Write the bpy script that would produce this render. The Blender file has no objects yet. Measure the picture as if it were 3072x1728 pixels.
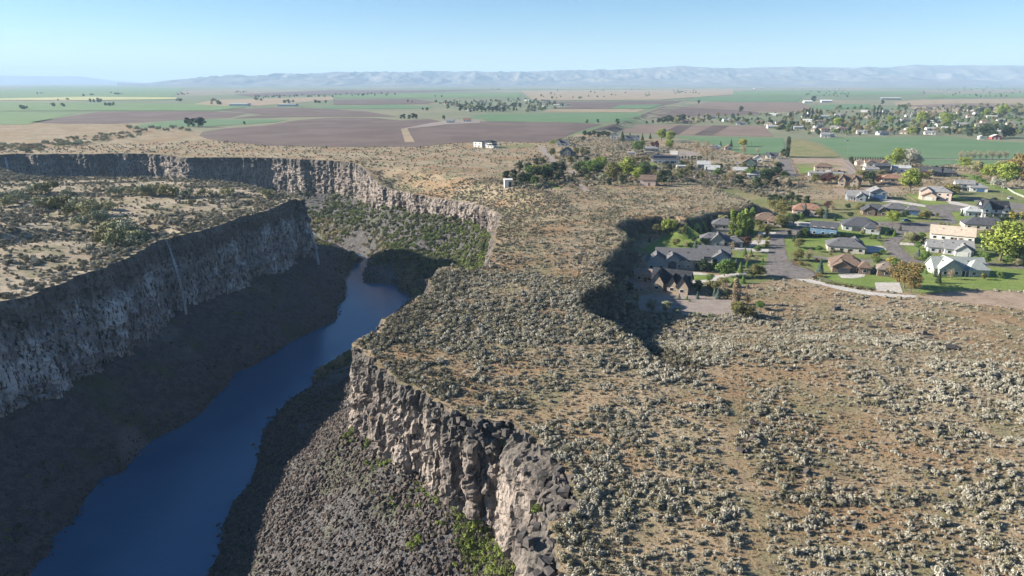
import bpy, bmesh, math, random
import numpy as np
from mathutils import Vector, Matrix, Euler
from mathutils.geometry import delaunay_2d_cdt

# ------------------------------------------------------------------ camera, sky, sun, exposure
sc = bpy.context.scene
CAM_Z = 75.0
PITCH = math.radians(16.79)
cam_d = bpy.data.cameras.new("camera"); cam = bpy.data.objects.new("camera", cam_d)
sc.collection.objects.link(cam); sc.camera = cam
cam.location = (0, 0, CAM_Z); cam.rotation_euler = (math.pi/2 - PITCH, 0, 0)
cam_d.sensor_width = 36.0; cam_d.lens = 24.012
cam_d.clip_start = 1.0; cam_d.clip_end = 120000.0

SUN_EL = math.radians(22.0)
SUN_AZ = math.radians(-84.0)          # measured from +Y towards +X: far left
world = bpy.data.worlds.new("World"); sc.world = world; world.use_nodes = True
wn = world.node_tree; wn.nodes.clear()
sky = wn.nodes.new("ShaderNodeTexSky"); sky.sky_type = 'NISHITA'; sky.sun_disc = False
sky.sun_elevation = SUN_EL; sky.sun_rotation = SUN_AZ
sky.altitude = 1100; sky.air_density = 1.0; sky.dust_density = 0.1; sky.ozone_density = 4.0
bgn = wn.nodes.new("ShaderNodeBackground"); bgn.inputs[1].default_value = 0.050
out = wn.nodes.new("ShaderNodeOutputWorld")
hs = wn.nodes.new('ShaderNodeHueSaturation'); hs.inputs['Saturation'].default_value = 1.15
wn.links.new(sky.outputs[0], hs.inputs['Color']); wn.links.new(hs.outputs[0], bgn.inputs[0]); wn.links.new(bgn.outputs[0], out.inputs[0])
sun_d = bpy.data.lights.new("sun", 'SUN'); sun_d.energy = 5.0; sun_d.angle = math.radians(0.53)
sun_d.color = (1.0, 0.92, 0.80)
sun = bpy.data.objects.new("sun", sun_d); sc.collection.objects.link(sun)
sdir = Vector((math.sin(SUN_AZ)*math.cos(SUN_EL), math.cos(SUN_AZ)*math.cos(SUN_EL), math.sin(SUN_EL)))
sun.rotation_euler = (-sdir).to_track_quat('-Z', 'Y').to_euler()
sun.location = (0, 0, 400)
sc.view_settings.view_transform = 'Standard'; sc.view_settings.look = 'None'
sc.view_settings.exposure = 1.57; sc.view_settings.gamma = 1.0
sc.cycles.use_denoising = True
sc.cycles.max_bounces = 6; sc.cycles.diffuse_bounces = 3; sc.cycles.glossy_bounces = 3
sc.cycles.volume_bounces = 0; sc.cycles.sample_clamp_indirect = 4.0
sc.cycles.use_adaptive_sampling = True; sc.cycles.adaptive_threshold = 0.02

rng = np.random.default_rng(7); random.seed(7)
COL = sc.collection

# ------------------------------------------------------------------ pixels of the photograph to directions
FPX, PCX, PCY = 2049.0, 1536.0, 864.0
CP, SP = math.cos(PITCH), math.sin(PITCH)
ZO = {'0':(0,0,1.0),'A':(0,180,2.5156),'B':(1000,180,2.458),'C':(2000,180,2.403),'L':(0,420,2.5156),'E':(1500,370,3.22),
      'G':(2300,400,3.337),'S':(1800,620,4.025),'D':(2300,600,3.337),'R':(0,900,1.75),'N':(800,900,1.75),
      'V':(850,450,2.4533),'Q':(1700,900,1.75),'F':(2000,400,6.133),'T':(2200,300,5.7244),'U':(2640,280,5.963)}
def px(z, x, y):
    a, b, f = ZO[z]; return a + x/f, b + y/f
def ray(sx, sy):
    xr = (sx-PCX)/FPX; yu = -(sy-PCY)/FPX
    return xr, yu*SP + CP, yu*CP - SP
def at(sx, sy, z=0.0):
    d = ray(sx, sy); t = (z-CAM_Z)/d[2]
    return d[0]*t, d[1]*t
def depth(sx, sy, z=0.0):
    d = ray(sx, sy); return (z-CAM_Z)/d[2]
def on(sx, sy, hf=None):
    hf = hf or height1
    z = -5.0
    for _ in range(14):
        x, y = at(sx, sy, z); z2 = hf(x, y); z = z + (z2-z)*0.7
    x, y = at(sx, sy, z)
    return x, y, z

# ------------------------------------------------------------------ noise
def _h(ix, iy, s):
    n = (ix.astype(np.int64)*374761393 + iy.astype(np.int64)*668265263 + s*1274126177) & 0x7fffffff
    n = ((n ^ (n >> 13))*1103515245 + 12345) & 0x7fffffff
    n = ((n ^ (n >> 15))*277803737) & 0x7fffffff
    return ((n ^ (n >> 16)) & 0xffffff)/16777215.0
def vnoise(x, y, s=0):
    x = np.asarray(x, float); y = np.asarray(y, float)
    ix = np.floor(x); iy = np.floor(y); fx = x-ix; fy = y-iy
    ux = fx*fx*fx*(fx*(fx*6-15)+10); uy = fy*fy*fy*(fy*(fy*6-15)+10)
    a = _h(ix,iy,s); b = _h(ix+1,iy,s); c = _h(ix,iy+1,s); d = _h(ix+1,iy+1,s)
    return ((a+(b-a)*ux)*(1-uy) + (c+(d-c)*ux)*uy)*2-1
def fbm(x, y, o=4, s=0, g=0.5):
    r = 0; a = 1.0; t = 0
    for k in range(o):
        r = r + a*vnoise(x*2**k, y*2**k, s+k*17); t += a; a *= g
    return r/t
def worley(x, y, s=0):
    x = np.asarray(x, float); y = np.asarray(y, float)
    ix = np.floor(x); iy = np.floor(y); f1 = np.full(x.shape, 9.0); f2 = f1.copy(); cid = np.zeros(x.shape)
    for dx in (-1,0,1):
        for dy in (-1,0,1):
            cx = ix+dx; cy = iy+dy
            qx = cx+_h(cx,cy,s); qy = cy+_h(cx,cy,s+91)
            d = np.hypot(qx-x, qy-y); h = _h(cx,cy,s+7)
            n = d < f1
            f2 = np.where(n, f1, np.minimum(f2, d)); cid = np.where(n, h, cid); f1 = np.where(n, d, f1)
    return f1, f2, cid
def sm(e0, e1, x):
    t = np.clip((x-e0)/(e1-e0), 0, 1); return t*t*(3-2*t)

def seg_dist(P, L, vals=None):
    """distance from points P (n,2) to polyline L (m,2); optionally the value interpolated at the nearest point"""
    P = np.asarray(P, float); L = np.asarray(L, float)
    best = np.full(len(P), 1e18); bv = np.zeros(len(P))
    for i in range(len(L)-1):
        a = L[i]; b = L[i+1]; ab = b-a; q = ab@ab
        t = np.clip(((P-a)@ab)/max(q,1e-9), 0, 1)
        d = ((P-a-t[:,None]*ab)**2).sum(1); n = d < best
        best = np.where(n, d, best)
        if vals is not None: bv = np.where(n, vals[i]+(vals[i+1]-vals[i])*t, bv)
    return (np.sqrt(best), bv) if vals is not None else np.sqrt(best)
def inside(P, L):
    P = np.asarray(P, float); L = np.asarray(L, float); r = np.zeros(len(P), bool); x, y = P[:,0], P[:,1]
    j = len(L)-1
    for i in range(len(L)):
        xi, yi = L[i]; xj, yj = L[j]
        if yi != yj:
            c = ((yi > y) != (yj > y)) & (x < (xj-xi)*(y-yi)/(yj-yi)+xi); r ^= c
        j = i
    return r

# ------------------------------------------------------------------ traced lines of the place
rim_main_px = ([('N',1540,1449,0),('N',1500,1200,0),('N',1530,1130,0),('N',1615,1060,0),('N',1585,950,0),('N',1540,850,0),
  ('N',1450,760,0),('N',1330,680,0),('N',1190,640,0),('N',1090,640,0),('N',1000,600,0),('N',900,545,0),('N',790,480,0),
  ('N',700,420,0),('N',620,350,0),('N',520,280,0),('N',455,240,0),('N',480,205,0),('N',560,170,0),
  ('V',740,1250,0),('V',880,1170,0),('V',980,1110,0),('V',1070,1030,0),('V',1105,960,0),('V',1120,890,0),('V',1140,865,0),
  ('V',1280,860,0),('V',1310,895,0),('V',1450,880,0),('V',1530,830,0),('V',1550,720,0),('V',1545,650,0),('V',1560,600,-1),
  ('V',1600,480,-6),('V',1520,430,-9),('V',1400,390,-11),('V',1250,370,-12),('V',1100,350,-13),('V',950,320,-13),
  ('V',800,290,-13),('V',700,255,-10),('V',650,180,-4),('V',600,140,-1),('V',520,95,0),('V',400,80,0),('V',250,72,0),
  ('V',130,68,0),('V',0,62,0),('L',2000,132,0),('L',1700,130,0),('L',1400,133,0),('L',1250,112,0),('L',1100,103,0),
  ('L',850,100,0),('L',700,107,0),('L',440,104,0),('L',250,108,0),('L',200,102,0),('L',60,106,0),('L',0,110,0)])
RIM_MAIN = [(20,-120,0.),(10,0,0.),(6,55,0.)] + [(*at(*px(z,x,y), h), float(h)) for z,x,y,h in rim_main_px] + [(-900,770,0.),(-1500,790,0.)]
rim_left_px = [('L',0,1220),('L',240,1160),('L',440,1090),('L',600,1020),('L',780,960),('L',960,890),('L',1080,830),('L',1120,790),
  ('L',1190,757),('L',1240,752),('L',1340,725),('L',1500,690),('L',1650,640),('L',1800,580),('L',1990,540),('L',2100,500),
  ('L',2160,465),('L',2230,445),('L',2310,450),('L',2290,425),('L',2200,408),('L',2060,395),('L',1950,350),('L',1700,312),
  ('L',1500,300),('L',1330,285),('L',1200,275),('L',1000,280),('L',700,275),('L',420,285),('L',250,270),('L',100,250),
  ('L',60,220),('L',0,210)]
RIM_LEFT = [(-260,-160,0.),(-225,60,0.)] + [(*at(*px(z,x,y), 0), 0.) for z,x,y in rim_left_px] + [(-600,650,0.),(-1500,700,0.)]
def densify(L, far=1.0):
    o = []; L = np.array(L, float)
    for a, b in zip(L[:-1], L[1:]):
        n = np.hypot(*(b-a)[:2]); dist = np.hypot(*((a+b)/2)[:2])
        st = np.clip(dist/400*far, 0.42, 3.5)
        k = max(1, int(n/st))
        for i in range(k): o.append(a+(b-a)*i/k)
    o.append(L[-1]); return np.array(o)
def smooth_line(L, it):
    L = L.copy()
    for _ in range(it):
        L[1:-1] = L[1:-1]*0.5 + (L[:-2]+L[2:])*0.25
    return L
def arc(L): return np.concatenate([[0], np.cumsum(np.hypot(*np.diff(L[:,:2],axis=0).T))])
def normals(L):
    t = np.gradient(L[:,:2], axis=0); t /= np.linalg.norm(t, axis=1)[:,None]+1e-9
    return np.stack([-t[:,1], t[:,0]], 1)
def make_rim(L, seed, sign):
    D = densify(L); D = smooth_line(D, 3); s = arc(D); n = normals(smooth_line(D, 8))*sign
    j = 1.8*fbm(s/14, s*0+3, 3, seed) + 0.7*vnoise(s/2.7, s*0, seed+5) + 0.35*vnoise(s/1.1, s*0, seed+8)
    f1,f2,c = worley(s/4.5, s*0+.5, seed+3); j = j + (c-0.5)*1.3
    D[:,:2] += n*j[:,None]
    return D, s, normals(smooth_line(D, 10))*sign
RM, RMs, RMn = make_rim(RIM_MAIN, 11, 1)      # canyon lies to the left of the walk from near to far
RL, RLs, RLn = make_rim(RIM_LEFT, 23, -1)
MAIN_POLY = np.array(list(map(tuple, RM[:,:2])) + [(-1500,2000),(-30000,2000),(-36000,34000),(36000,34000),(36000,-600),(20,-600)])
LEFT_POLY = np.array(list(map(tuple, RL[:,:2])) + [(-1500,-160)])
RMc = np.array(RIM_MAIN); RLc = np.array(RIM_LEFT)

bank_left_px = [('R',150,1449),('R',190,1380),('R',260,1330),('R',262,1250),('R',380,1160),('R',450,1030),('R',530,935),('R',640,905),
  ('R',730,790),('R',800,735),('R',960,655),('R',1060,590),('R',1120,510),('R',1180,460),('R',1220,390),('R',1330,345),('R',1420,290),
  ('R',1560,200),('V',190,1349),('V',390,1250),('V',400,1140),('V',450,1100),('V',455,1000),('V',445,965),('V',500,880),('V',535,840),
  ('V',585,805),('V',480,762),('V',420,742),('V',300,698)]
bank_right_px = [('R',1090,1449),('R',1160,1330),('R',1180,1180),('R',1240,1060),('R',1310,990),('R',1350,880),('R',1370,760),
  ('R',1390,680),('R',1460,600),('R',1500,550),('N',130,520),('N',230,470),('N',260,390),('N',370,330),('N',450,295),('0',1130,1012),('0',1190,945),
  ('V',950,1110),('V',940,1085),('V',900,1060),('V',850,1040),('V',840,1000),('V',760,985),('V',600,975),('V',590,900),('V',640,840),('V',625,795),
  ('V',560,757),('V',420,722),('V',300,682)]
ZW = -64.0
BL = np.array([(-165,-160),(-150,110)] + [at(*px(*p), ZW) for p in bank_left_px] + [(-195,618),(-240,632),(-420,660),(-1500,730)])
BR = np.array([(-95,-160),(-86,110)] + [at(*px(*p), ZW) for p in bank_right_px] + [(-185,636),(-240,668),(-420,700),(-1500,770)])
RIVER = np.concatenate([BL, BR[::-1]])
CANYON = np.concatenate([RM[::8,:2], RM[-1:,:2], RL[-1:,:2], RL[::-1][::8,:2], RL[:1,:2]])
MAIN_S = np.concatenate([RM[::8,:2], MAIN_POLY[len(RM)-1:]]); LEFT_S = np.concatenate([RL[::8,:2], LEFT_POLY[len(RL)-1:]])

scarp_px = [(2020,1111),(1951,1066),(1894,1012),(1861,996),(1820,967),(1787,947),(1755,935),(1738,915),(1743,890),(1783,866),(1824,853),
  (1828,829),(1812,809),(1804,792),(1840,760),(1869,727),(1892,714),(1882,704),(1850,685),(1845,677),(1865,667),(1894,657),(1950,650),
  (2024,649),(2058,655),(2150,634),(2220,624),(2262,612),(2245,602),(2168,575),(2090,547),(2040,535)]
SCARP = np.array([at(x,y,0) for x,y in scarp_px])
soft_near = np.array([at(2020,1111), at(2170,1105), at(2400,1075), at(2700,1075), at(3072,1125), at(3500,1200)])
soft_far = np.array([at(2040,535), at(1960,505), at(1885,466), at(1800,424), at(1790,400)])
BENCH = np.concatenate([soft_near[::-1], SCARP[1:], soft_far[1:], np.array([(900,3500),(9000,3500),(9000,100)])])
BZ = 12.0
def height(P):
    P = np.asarray(P, float).reshape(-1,2); x, y = P[:,0], P[:,1]
    r = np.hypot(x, y)
    d, v = seg_dist(P, RMc[:,:2], RMc[:,2])
    z = v*(1-sm(0, 40, d))
    near = np.where((r < 1100))[0]
    amp = 1-sm(600, 1100, r)
    z = z + amp*(0.9*fbm(x/45, y/45, 3, 5) + 0.25*fbm(x/9, y/9, 2, 9))*sm(0, 8, d)
    ins = inside(P, BENCH); b = np.zeros(len(P)); k = np.where(ins)[0]
    if len(k):
        Q = P[k]; dA = seg_dist(Q, SCARP) + 1.5*vnoise(Q[:,0]/6, Q[:,1]/6, 77); dN = seg_dist(Q, soft_near); dF = seg_dist(Q, soft_far)
        A = sm(0, 6.5, dA); N = sm(0, 62, dN); Fq = sm(0, 70, dF)
        C = 1-0.7*sm(900, 2600, Q[:,1])
        b[k] = np.minimum(np.minimum(A, N), Fq)
        z[k] = z[k]*(1-b[k]) - (BZ-5.5*sm(330, 450, Q[:,1]))*b[k]*C
    return z
def height1(x, y): return float(height([(x, y)])[0])
def floor_h(P):
    P = np.asarray(P, float).reshape(-1,2); x, y = P[:,0], P[:,1]
    dm = seg_dist(P, RM[::12,:2]); dl = seg_dist(P, RL[::12,:2]); dc = np.minimum(dm, dl)
    db = np.minimum(seg_dist(P, BL), seg_dist(P, BR)); ins = inside(P, RIVER)
    w = dm/(dm+dl+1e-6)
    zb = -25*(1-w) - 37*w
    zb = zb - 6*sm(450, 700, y)*(1-w)
    t = db/(db+dc+1e-6)
    z = ZW + (zb-ZW)*np.power(t, 0.92) + np.minimum(db, 1.2)*0.5
    z = z + sm(2, 12, db)*(2.4*fbm(x/18, y/18, 3, 41) + 0.5*fbm(x/4, y/4, 2, 43))
    bed = ZW - np.minimum(db*0.3, 2.0)
    sh = sm(430, 520, y)                                        # shallow stony riffle upstream
    bed = bed*(1-sh) + sh*(ZW - 0.22 + 0.5*fbm(x/9, y/6, 3, 51))
    return np.where(ins, bed, z)
def floor1(x, y): return float(floor_h([(x, y)])[0])

# ------------------------------------------------------------------ object helpers
def link(o): COL.objects.link(o); return o
def mesh_obj(name, V, Fc, mat=None, parent=None, smooth=False):
    me = bpy.data.meshes.new(name)
    me.from_pydata(V if isinstance(V, list) else np.asarray(V).tolist(), [], Fc if isinstance(Fc, list) else np.asarray(Fc).tolist())
    if smooth: me.polygons.foreach_set("use_smooth", np.ones(len(me.polygons), bool))
    me.update()
    if mat: me.materials.append(mat)
    o = link(bpy.data.objects.new(name, me))
    if parent: o.parent = parent
    return o
def tag(o, label, cat=None, group=None, kind=None):
    if label: o["label"] = label
    if cat: o["category"] = cat
    if group: o["group"] = group
    if kind: o["kind"] = kind
    return o
def empty(name, loc, rz=0.0, s=1.0):
    o = link(bpy.data.objects.new(name, None)); o.location = loc; o.rotation_euler = (0,0,rz); o.scale = (s,s,s)
    o.empty_display_size = 0.5; return o

# ------------------------------------------------------------------ materials
def mat(name, build, rough=0.9, spec=0.2):
    m = bpy.data.materials.new(name); m.use_nodes = True; nt = m.node_tree
    b = nt.nodes["Principled BSDF"]; b.inputs["Roughness"].default_value = rough
    b.inputs["Specular IOR Level"].default_value = spec
    build(NT(nt), b); return m
class NT:
    def __init__(s, nt): s.t = nt
    def n(s, t, **k):
        o = s.t.nodes.new(t)
        for a, v in k.items(): setattr(o, a, v)
        return o
    def l(s, a, b): s.t.links.new(a, b)
    def pos(s, sx=1, sy=1, sz=1, obj=False):
        g = s.n("ShaderNodeTexCoord").outputs["Object"] if obj else s.n("ShaderNodeNewGeometry").outputs["Position"]
        m = s.n("ShaderNodeVectorMath", operation='MULTIPLY'); s.l(g, m.inputs[0]); m.inputs[1].default_value = (sx, sy, sz)
        return m.outputs[0]
    def noise(s, v, scale, detail=4, rough=0.55, lo=None, hi=None):
        k = s.n("ShaderNodeTexNoise"); k.inputs["Scale"].default_value = scale; k.inputs["Detail"].default_value = detail
        k.inputs["Roughness"].default_value = rough; s.l(v, k.inputs["Vector"]); o = k.outputs[0]
        if lo is not None: o = s.rng(o, lo, hi)
        return o
    def vor(s, v, scale, feature='F1', out="Distance"):
        k = s.n("ShaderNodeTexVoronoi", feature=feature); k.inputs["Scale"].default_value = scale
        s.l(v, k.inputs["Vector"]); return k.outputs[out]
    def rng(s, v, lo, hi, a=0.0, b=1.0):
        m = s.n("ShaderNodeMapRange"); m.interpolation_type = 'SMOOTHSTEP'; s.l(v, m.inputs[0])
        for i, q in enumerate((lo, hi, a, b)): m.inputs[i+1].default_value = q
        return m.outputs[0]
    def mix(s, f, a, b):
        m = s.n("ShaderNodeMix", data_type='RGBA')
        if isinstance(f, float): m.inputs[0].default_value = f
        else: s.l(f, m.inputs[0])
        for i, q in ((6, a), (7, b)):
            if isinstance(q, tuple): m.inputs[i].default_value = (*q, 1)
            else: s.l(q, m.inputs[i])
        return m.outputs[2]
    def math(s, op, a, b):
        m = s.n("ShaderNodeMath", operation=op)
        for i, q in enumerate((a, b)):
            if isinstance(q, (int, float)): m.inputs[i].default_value = q
            else: s.l(q, m.inputs[i])
        return m.outputs[0]
    def bump(s, b, h, strength, dist):
        k = s.n("ShaderNodeBump"); k.inputs["Strength"].default_value = strength; k.inputs["Distance"].default_value = dist
        s.l(h, k.inputs["Height"]); s.l(k.outputs[0], b.inputs["Normal"])
    def rand(s): return s.n("ShaderNodeObjectInfo").outputs["Random"]

def _range(t, b, left=False):
    p = t.pos()
    straw = (0.33,0.265,0.175) if not left else (0.40,0.335,0.245); ochre = (0.27,0.175,0.095) if not left else (0.30,0.24,0.16)
    c = t.mix(t.noise(p, 0.022, 5, 0.6, 0.38, 0.62), straw, ochre)
    c = t.mix(t.noise(p, 0.05, 5, 0.6, 0.46, 0.64), c, (0.20,0.18,0.10))
    c = t.mix(t.noise(p, 0.35, 5, 0.65, 0.52, 0.68), c, (0.135,0.105,0.075))
    c = t.mix(t.noise(p, 0.11, 4, 0.6, 0.60, 0.68), c, (0.38,0.29,0.19))
    c = t.mix(t.noise(p, 2.2, 3, 0.7, 0.50, 0.72), c, (0.13,0.105,0.075))
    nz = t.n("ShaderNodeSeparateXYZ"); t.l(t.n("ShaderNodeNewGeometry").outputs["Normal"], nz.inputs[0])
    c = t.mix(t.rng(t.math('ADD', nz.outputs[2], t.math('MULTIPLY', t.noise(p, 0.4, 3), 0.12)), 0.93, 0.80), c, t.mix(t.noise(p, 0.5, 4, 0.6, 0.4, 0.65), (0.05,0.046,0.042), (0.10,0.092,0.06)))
    t.l(c, b.inputs["Base Color"])
    t.bump(b, t.noise(p, 1.3, 5, 0.7), 0.9, 0.35)
M = {}
M['range'] = mat("dry_rangeland", _range)
M['range_left'] = mat("pale_rangeland", lambda t,b: _range(t,b,True))
def _farm(t, b):
    p = t.pos(0.0012, 0.0006, 1)
    c = t.mix(t.rng(t.vor(p, 1.0, 'F1', "Color"), 0.3, 0.7), (0.13,0.17,0.085), (0.25,0.205,0.145))
    c = t.mix(t.noise(t.pos(), 0.004, 4, 0.6, 0.4, 0.65), c, (0.155,0.165,0.10))
    t.l(c, b.inputs["Base Color"])
M['farm'] = mat("far_farmland", _farm)
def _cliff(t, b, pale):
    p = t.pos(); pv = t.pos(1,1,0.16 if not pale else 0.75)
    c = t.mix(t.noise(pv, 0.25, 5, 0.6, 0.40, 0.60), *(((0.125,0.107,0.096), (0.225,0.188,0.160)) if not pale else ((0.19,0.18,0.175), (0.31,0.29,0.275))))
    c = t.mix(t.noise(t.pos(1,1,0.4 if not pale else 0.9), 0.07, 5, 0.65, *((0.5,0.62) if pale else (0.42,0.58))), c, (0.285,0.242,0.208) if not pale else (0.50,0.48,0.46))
    c = t.mix(t.noise(t.pos(1,1,0.25), 0.9, 4, 0.65, 0.50, 0.60), c, (0.06,0.053,0.05))
    c = t.mix(t.noise(p, 0.16, 3, 0.6, 0.66, 0.76), c, (0.30,0.175,0.09))
    zz = t.n("ShaderNodeSeparateXYZ"); t.l(p, zz.inputs[0])
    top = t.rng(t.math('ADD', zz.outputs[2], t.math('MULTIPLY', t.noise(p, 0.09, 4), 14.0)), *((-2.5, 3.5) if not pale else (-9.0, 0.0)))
    c = t.mix(t.math('MULTIPLY', top, 0.8), c, (0.085,0.078,0.07))
    t.l(c, b.inputs["Base Color"])
    t.bump(b, t.math('ADD', t.noise(t.pos(1,1,0.35), 1.4, 5, 0.7), t.math('MULTIPLY', t.vor(t.pos(1,1,0.3), 1.1), 0.6)), 1.0, 0.5)
M['cliff'] = mat("basalt_cliff", lambda t,b: _cliff(t,b,False))
M['cliff_left'] = mat("basalt_cliff_shaded_side", lambda t,b: _cliff(t,b,True))  # own pale patches, plus albedo raised to lift this wall's shade
def _talus(t, b):
    p = t.pos()
    c = t.mix(t.noise(p, 0.3, 5, 0.65, 0.40, 0.60), (0.078,0.075,0.075), (0.118,0.110,0.105))
    c = t.mix(t.noise(p, 0.035, 5, 0.6, 0.52, 0.66), c, (0.085,0.092,0.055))
    c = t.mix(t.noise(p, 0.018, 4, 0.6, 0.56, 0.66), c, (0.17,0.16,0.15))
    c = t.mix(t.noise(p, 2.0, 3, 0.6, 0.5, 0.7), c, (0.045,0.04,0.038))
    t.l(c, b.inputs["Base Color"])
    t.bump(b, t.math('ADD', t.noise(p, 0.8, 5, 0.75), t.vor(p, 1.0)), 1.0, 0.7)
M['talus'] = mat("talus_rubble", _talus)
def _water(t, b):
    p = t.pos()
    c = t.mix(t.noise(p, 0.02, 3, 0.5, 0.4, 0.6), (0.020,0.102,0.195), (0.027,0.118,0.215))
    t.l(c, b.inputs["Base Color"]); b.inputs["Roughness"].default_value = 0.09; b.inputs["IOR"].default_value = 1.33
    b.inputs["Specular IOR Level"].default_value = 0.5
    t.bump(b, t.math('ADD', t.noise(p, 0.5, 4, 0.6), t.math('MULTIPLY', t.noise(p, 2.5, 2), 0.3)), 0.35, 0.3)
M['water'] = mat("river_water", _water)
def flat(name, c, c2=None, sc_=0.1, rough=0.9, spec=0.2, bump=None, sxyz=(1,1,1), metal=0.0, fine=None):
    def f(t, b):
        b.inputs["Metallic"].default_value = metal
        if c2 is None: b.inputs["Base Color"].default_value = (*c, 1)
        else:
            p = t.pos(*sxyz)
            k = t.mix(t.noise(p, sc_, 5, 0.65, 0.38, 0.62), c, c2)
            if fine: k = t.mix(t.noise(t.pos(), fine, 3, 0.6, 0.45, 0.7), k, tuple(0.6*v for v in c))
            t.l(k, b.inputs["Base Color"])
        if bump: t.bump(b, t.noise(t.pos(), bump[0], 4, 0.65), bump[1], bump[2])
    return mat(name, f, rough, spec)
M['hill'] = flat("hill_grassland", (0.17,0.15,0.12), (0.10,0.095,0.085), 0.0016)
# ------------------------------------------------------------------ the large structure: ground, canyon, river, hills
def cdt_sheet(poly, pts, hf, eps=1e-3):
    n = len(poly)
    vs = [Vector((float(a), float(b))) for a, b in poly] + [Vector((float(a), float(b))) for a, b in pts]
    r = delaunay_2d_cdt(vs, [], [list(range(n))], 1, eps)
    P = np.array([(v.x, v.y) for v in r[0]]); return P, r[2]
def lod_points():
    out_ = []
    r = 40.0
    while r < 33000:
        step = np.clip(r*0.017, 1.8, 900)
        a0, a1 = -54, 54
        k = max(4, int(math.radians(a1-a0)*r/step/1.15))
        a = np.radians(a0+(a1-a0)*(np.arange(k)+rng.random())/k)
        rr = r+rng.uniform(-.3,.3,k)*step
        out_.append(np.stack([np.sin(a)*rr, np.cos(a)*rr], 1)); r += step
    return np.concatenate(out_)
LP = lod_points()
ring = [(x, y) for x in np.arange(-240, 400, 30) for y in np.arange(-300, 60, 30)]
LP = np.concatenate([LP, np.array(ring)])
# extra points where the scarp bends the ground
ex = []
SD = densify([(a,b,0) for a,b in SCARP])[:,:2]; sn = normals(smooth_line(SD, 6))
for off in (-3, 0, 2.5, 5, 7.5, 10, 13): 
    for sg in (1, -1): ex.append(SD[::3]+sn[::3]*off*sg)
ex = np.concatenate(ex)
def keep(P, poly, rim, gap):
    P = P[inside(P, MAIN_S if poly is MAIN_POLY else LEFT_S)]; P = P[inside(P, poly)] if len(P) < 60000 else P; return P[seg_dist(P, rim) > gap]
pm = np.concatenate([LP, ex[rng.random(len(ex)) < .6]]); pm = pm[(pm[:,1] < 33500) & (np.abs(pm[:,0]) < 35500)]
pm = keep(pm, MAIN_POLY, RM[::3,:2], 1.0)
for off in (1.2, 3.0, 6.0, 10., 15., 22., 30.):
    q = (RM[:,:2]-RMn*off)[::3]; pm = np.concatenate([pm, q[inside(q, MAIN_POLY)]])
P, Fc = cdt_sheet(MAIN_POLY, pm, height)
Z = height(P); dr, vr = seg_dist(P, RM[:,:2], RM[:,2]); Z = np.where(dr < 0.05, vr, Z)
ground = mesh_obj("ground", np.column_stack([P, Z]), Fc, M['range'], smooth=True); tag(ground, None, kind="structure")
ground.data.materials.append(M['farm'])
RANGE = np.array([at(x,y,-4) for x,y in [(-600,500),(-500,372),(0,374),(300,374),(400,378),(480,384),(560,392),(600,404),(640,420),(690,428),(1000,441),(1244,442),
   (1366,430),(1640,430),(1780,404),(2000,412),(2200,440),(2350,432),(2370,480),(2530,480),(3072,490),(3800,520),(3800,1728),(-600,1728)]])
RANGE = np.concatenate([RANGE, np.array([(300,-600),(-1500,-600)])])
cen = np.array([P[list(f)].mean(0) for f in Fc])
ground.data.polygons.foreach_set("material_index", np.where(inside(cen, RANGE) | (cen[:,1] < 250), 0, 1).astype(np.int32))

pl = LP[(np.hypot(LP[:,0],LP[:,1]) < 1500)]; pl = np.concatenate([pl, np.array([(x,y) for x in np.arange(-1480,-250,40.) for y in np.arange(-150,700,40.)])])
pl = keep(pl, LEFT_POLY, RL[::3,:2], 1.0)
for off in (1.2, 3., 6., 10.):
    q = (RL[:,:2]-RLn*off)[::3]; pl = np.concatenate([pl, q[inside(q, LEFT_POLY)]])
# a shallow draw crosses the left plateau and feeds the waterfall
DRAW = np.array([at(*px('L',x,y),0) for x,y in [(1240,760),(1120,740),(900,700),(700,690),(450,700),(250,720),(0,760),(-400,800)]])
def height_left(P):
    P = np.asarray(P, float).reshape(-1,2); x, y = P[:,0], P[:,1]
    d = seg_dist(P, RL[::6,:2]); dd = seg_dist(P, DRAW)
    z = sm(0, 10, d)*(1.3*fbm(x/60, y/60, 3, 61) + 0.4*fbm(x/12, y/12, 2, 63))
    z = z + sm(5, 60, d)*1.5 - 5.0*(1-sm(1, 26, dd))*sm(2, 10, d)
    return z
def hleft1(x, y): return float(height_left([(x,y)])[0])
P, Fc = cdt_sheet(LEFT_POLY, pl, height_left)
Z = height_left(P); dr = seg_dist(P, RL[:,:2]); Z = np.where(dr < 0.05, 0, Z)
lp = mesh_obj("plateau", np.column_stack([P, Z]), Fc, M['range_left'], smooth=True); tag(lp, None, kind="structure")

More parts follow.
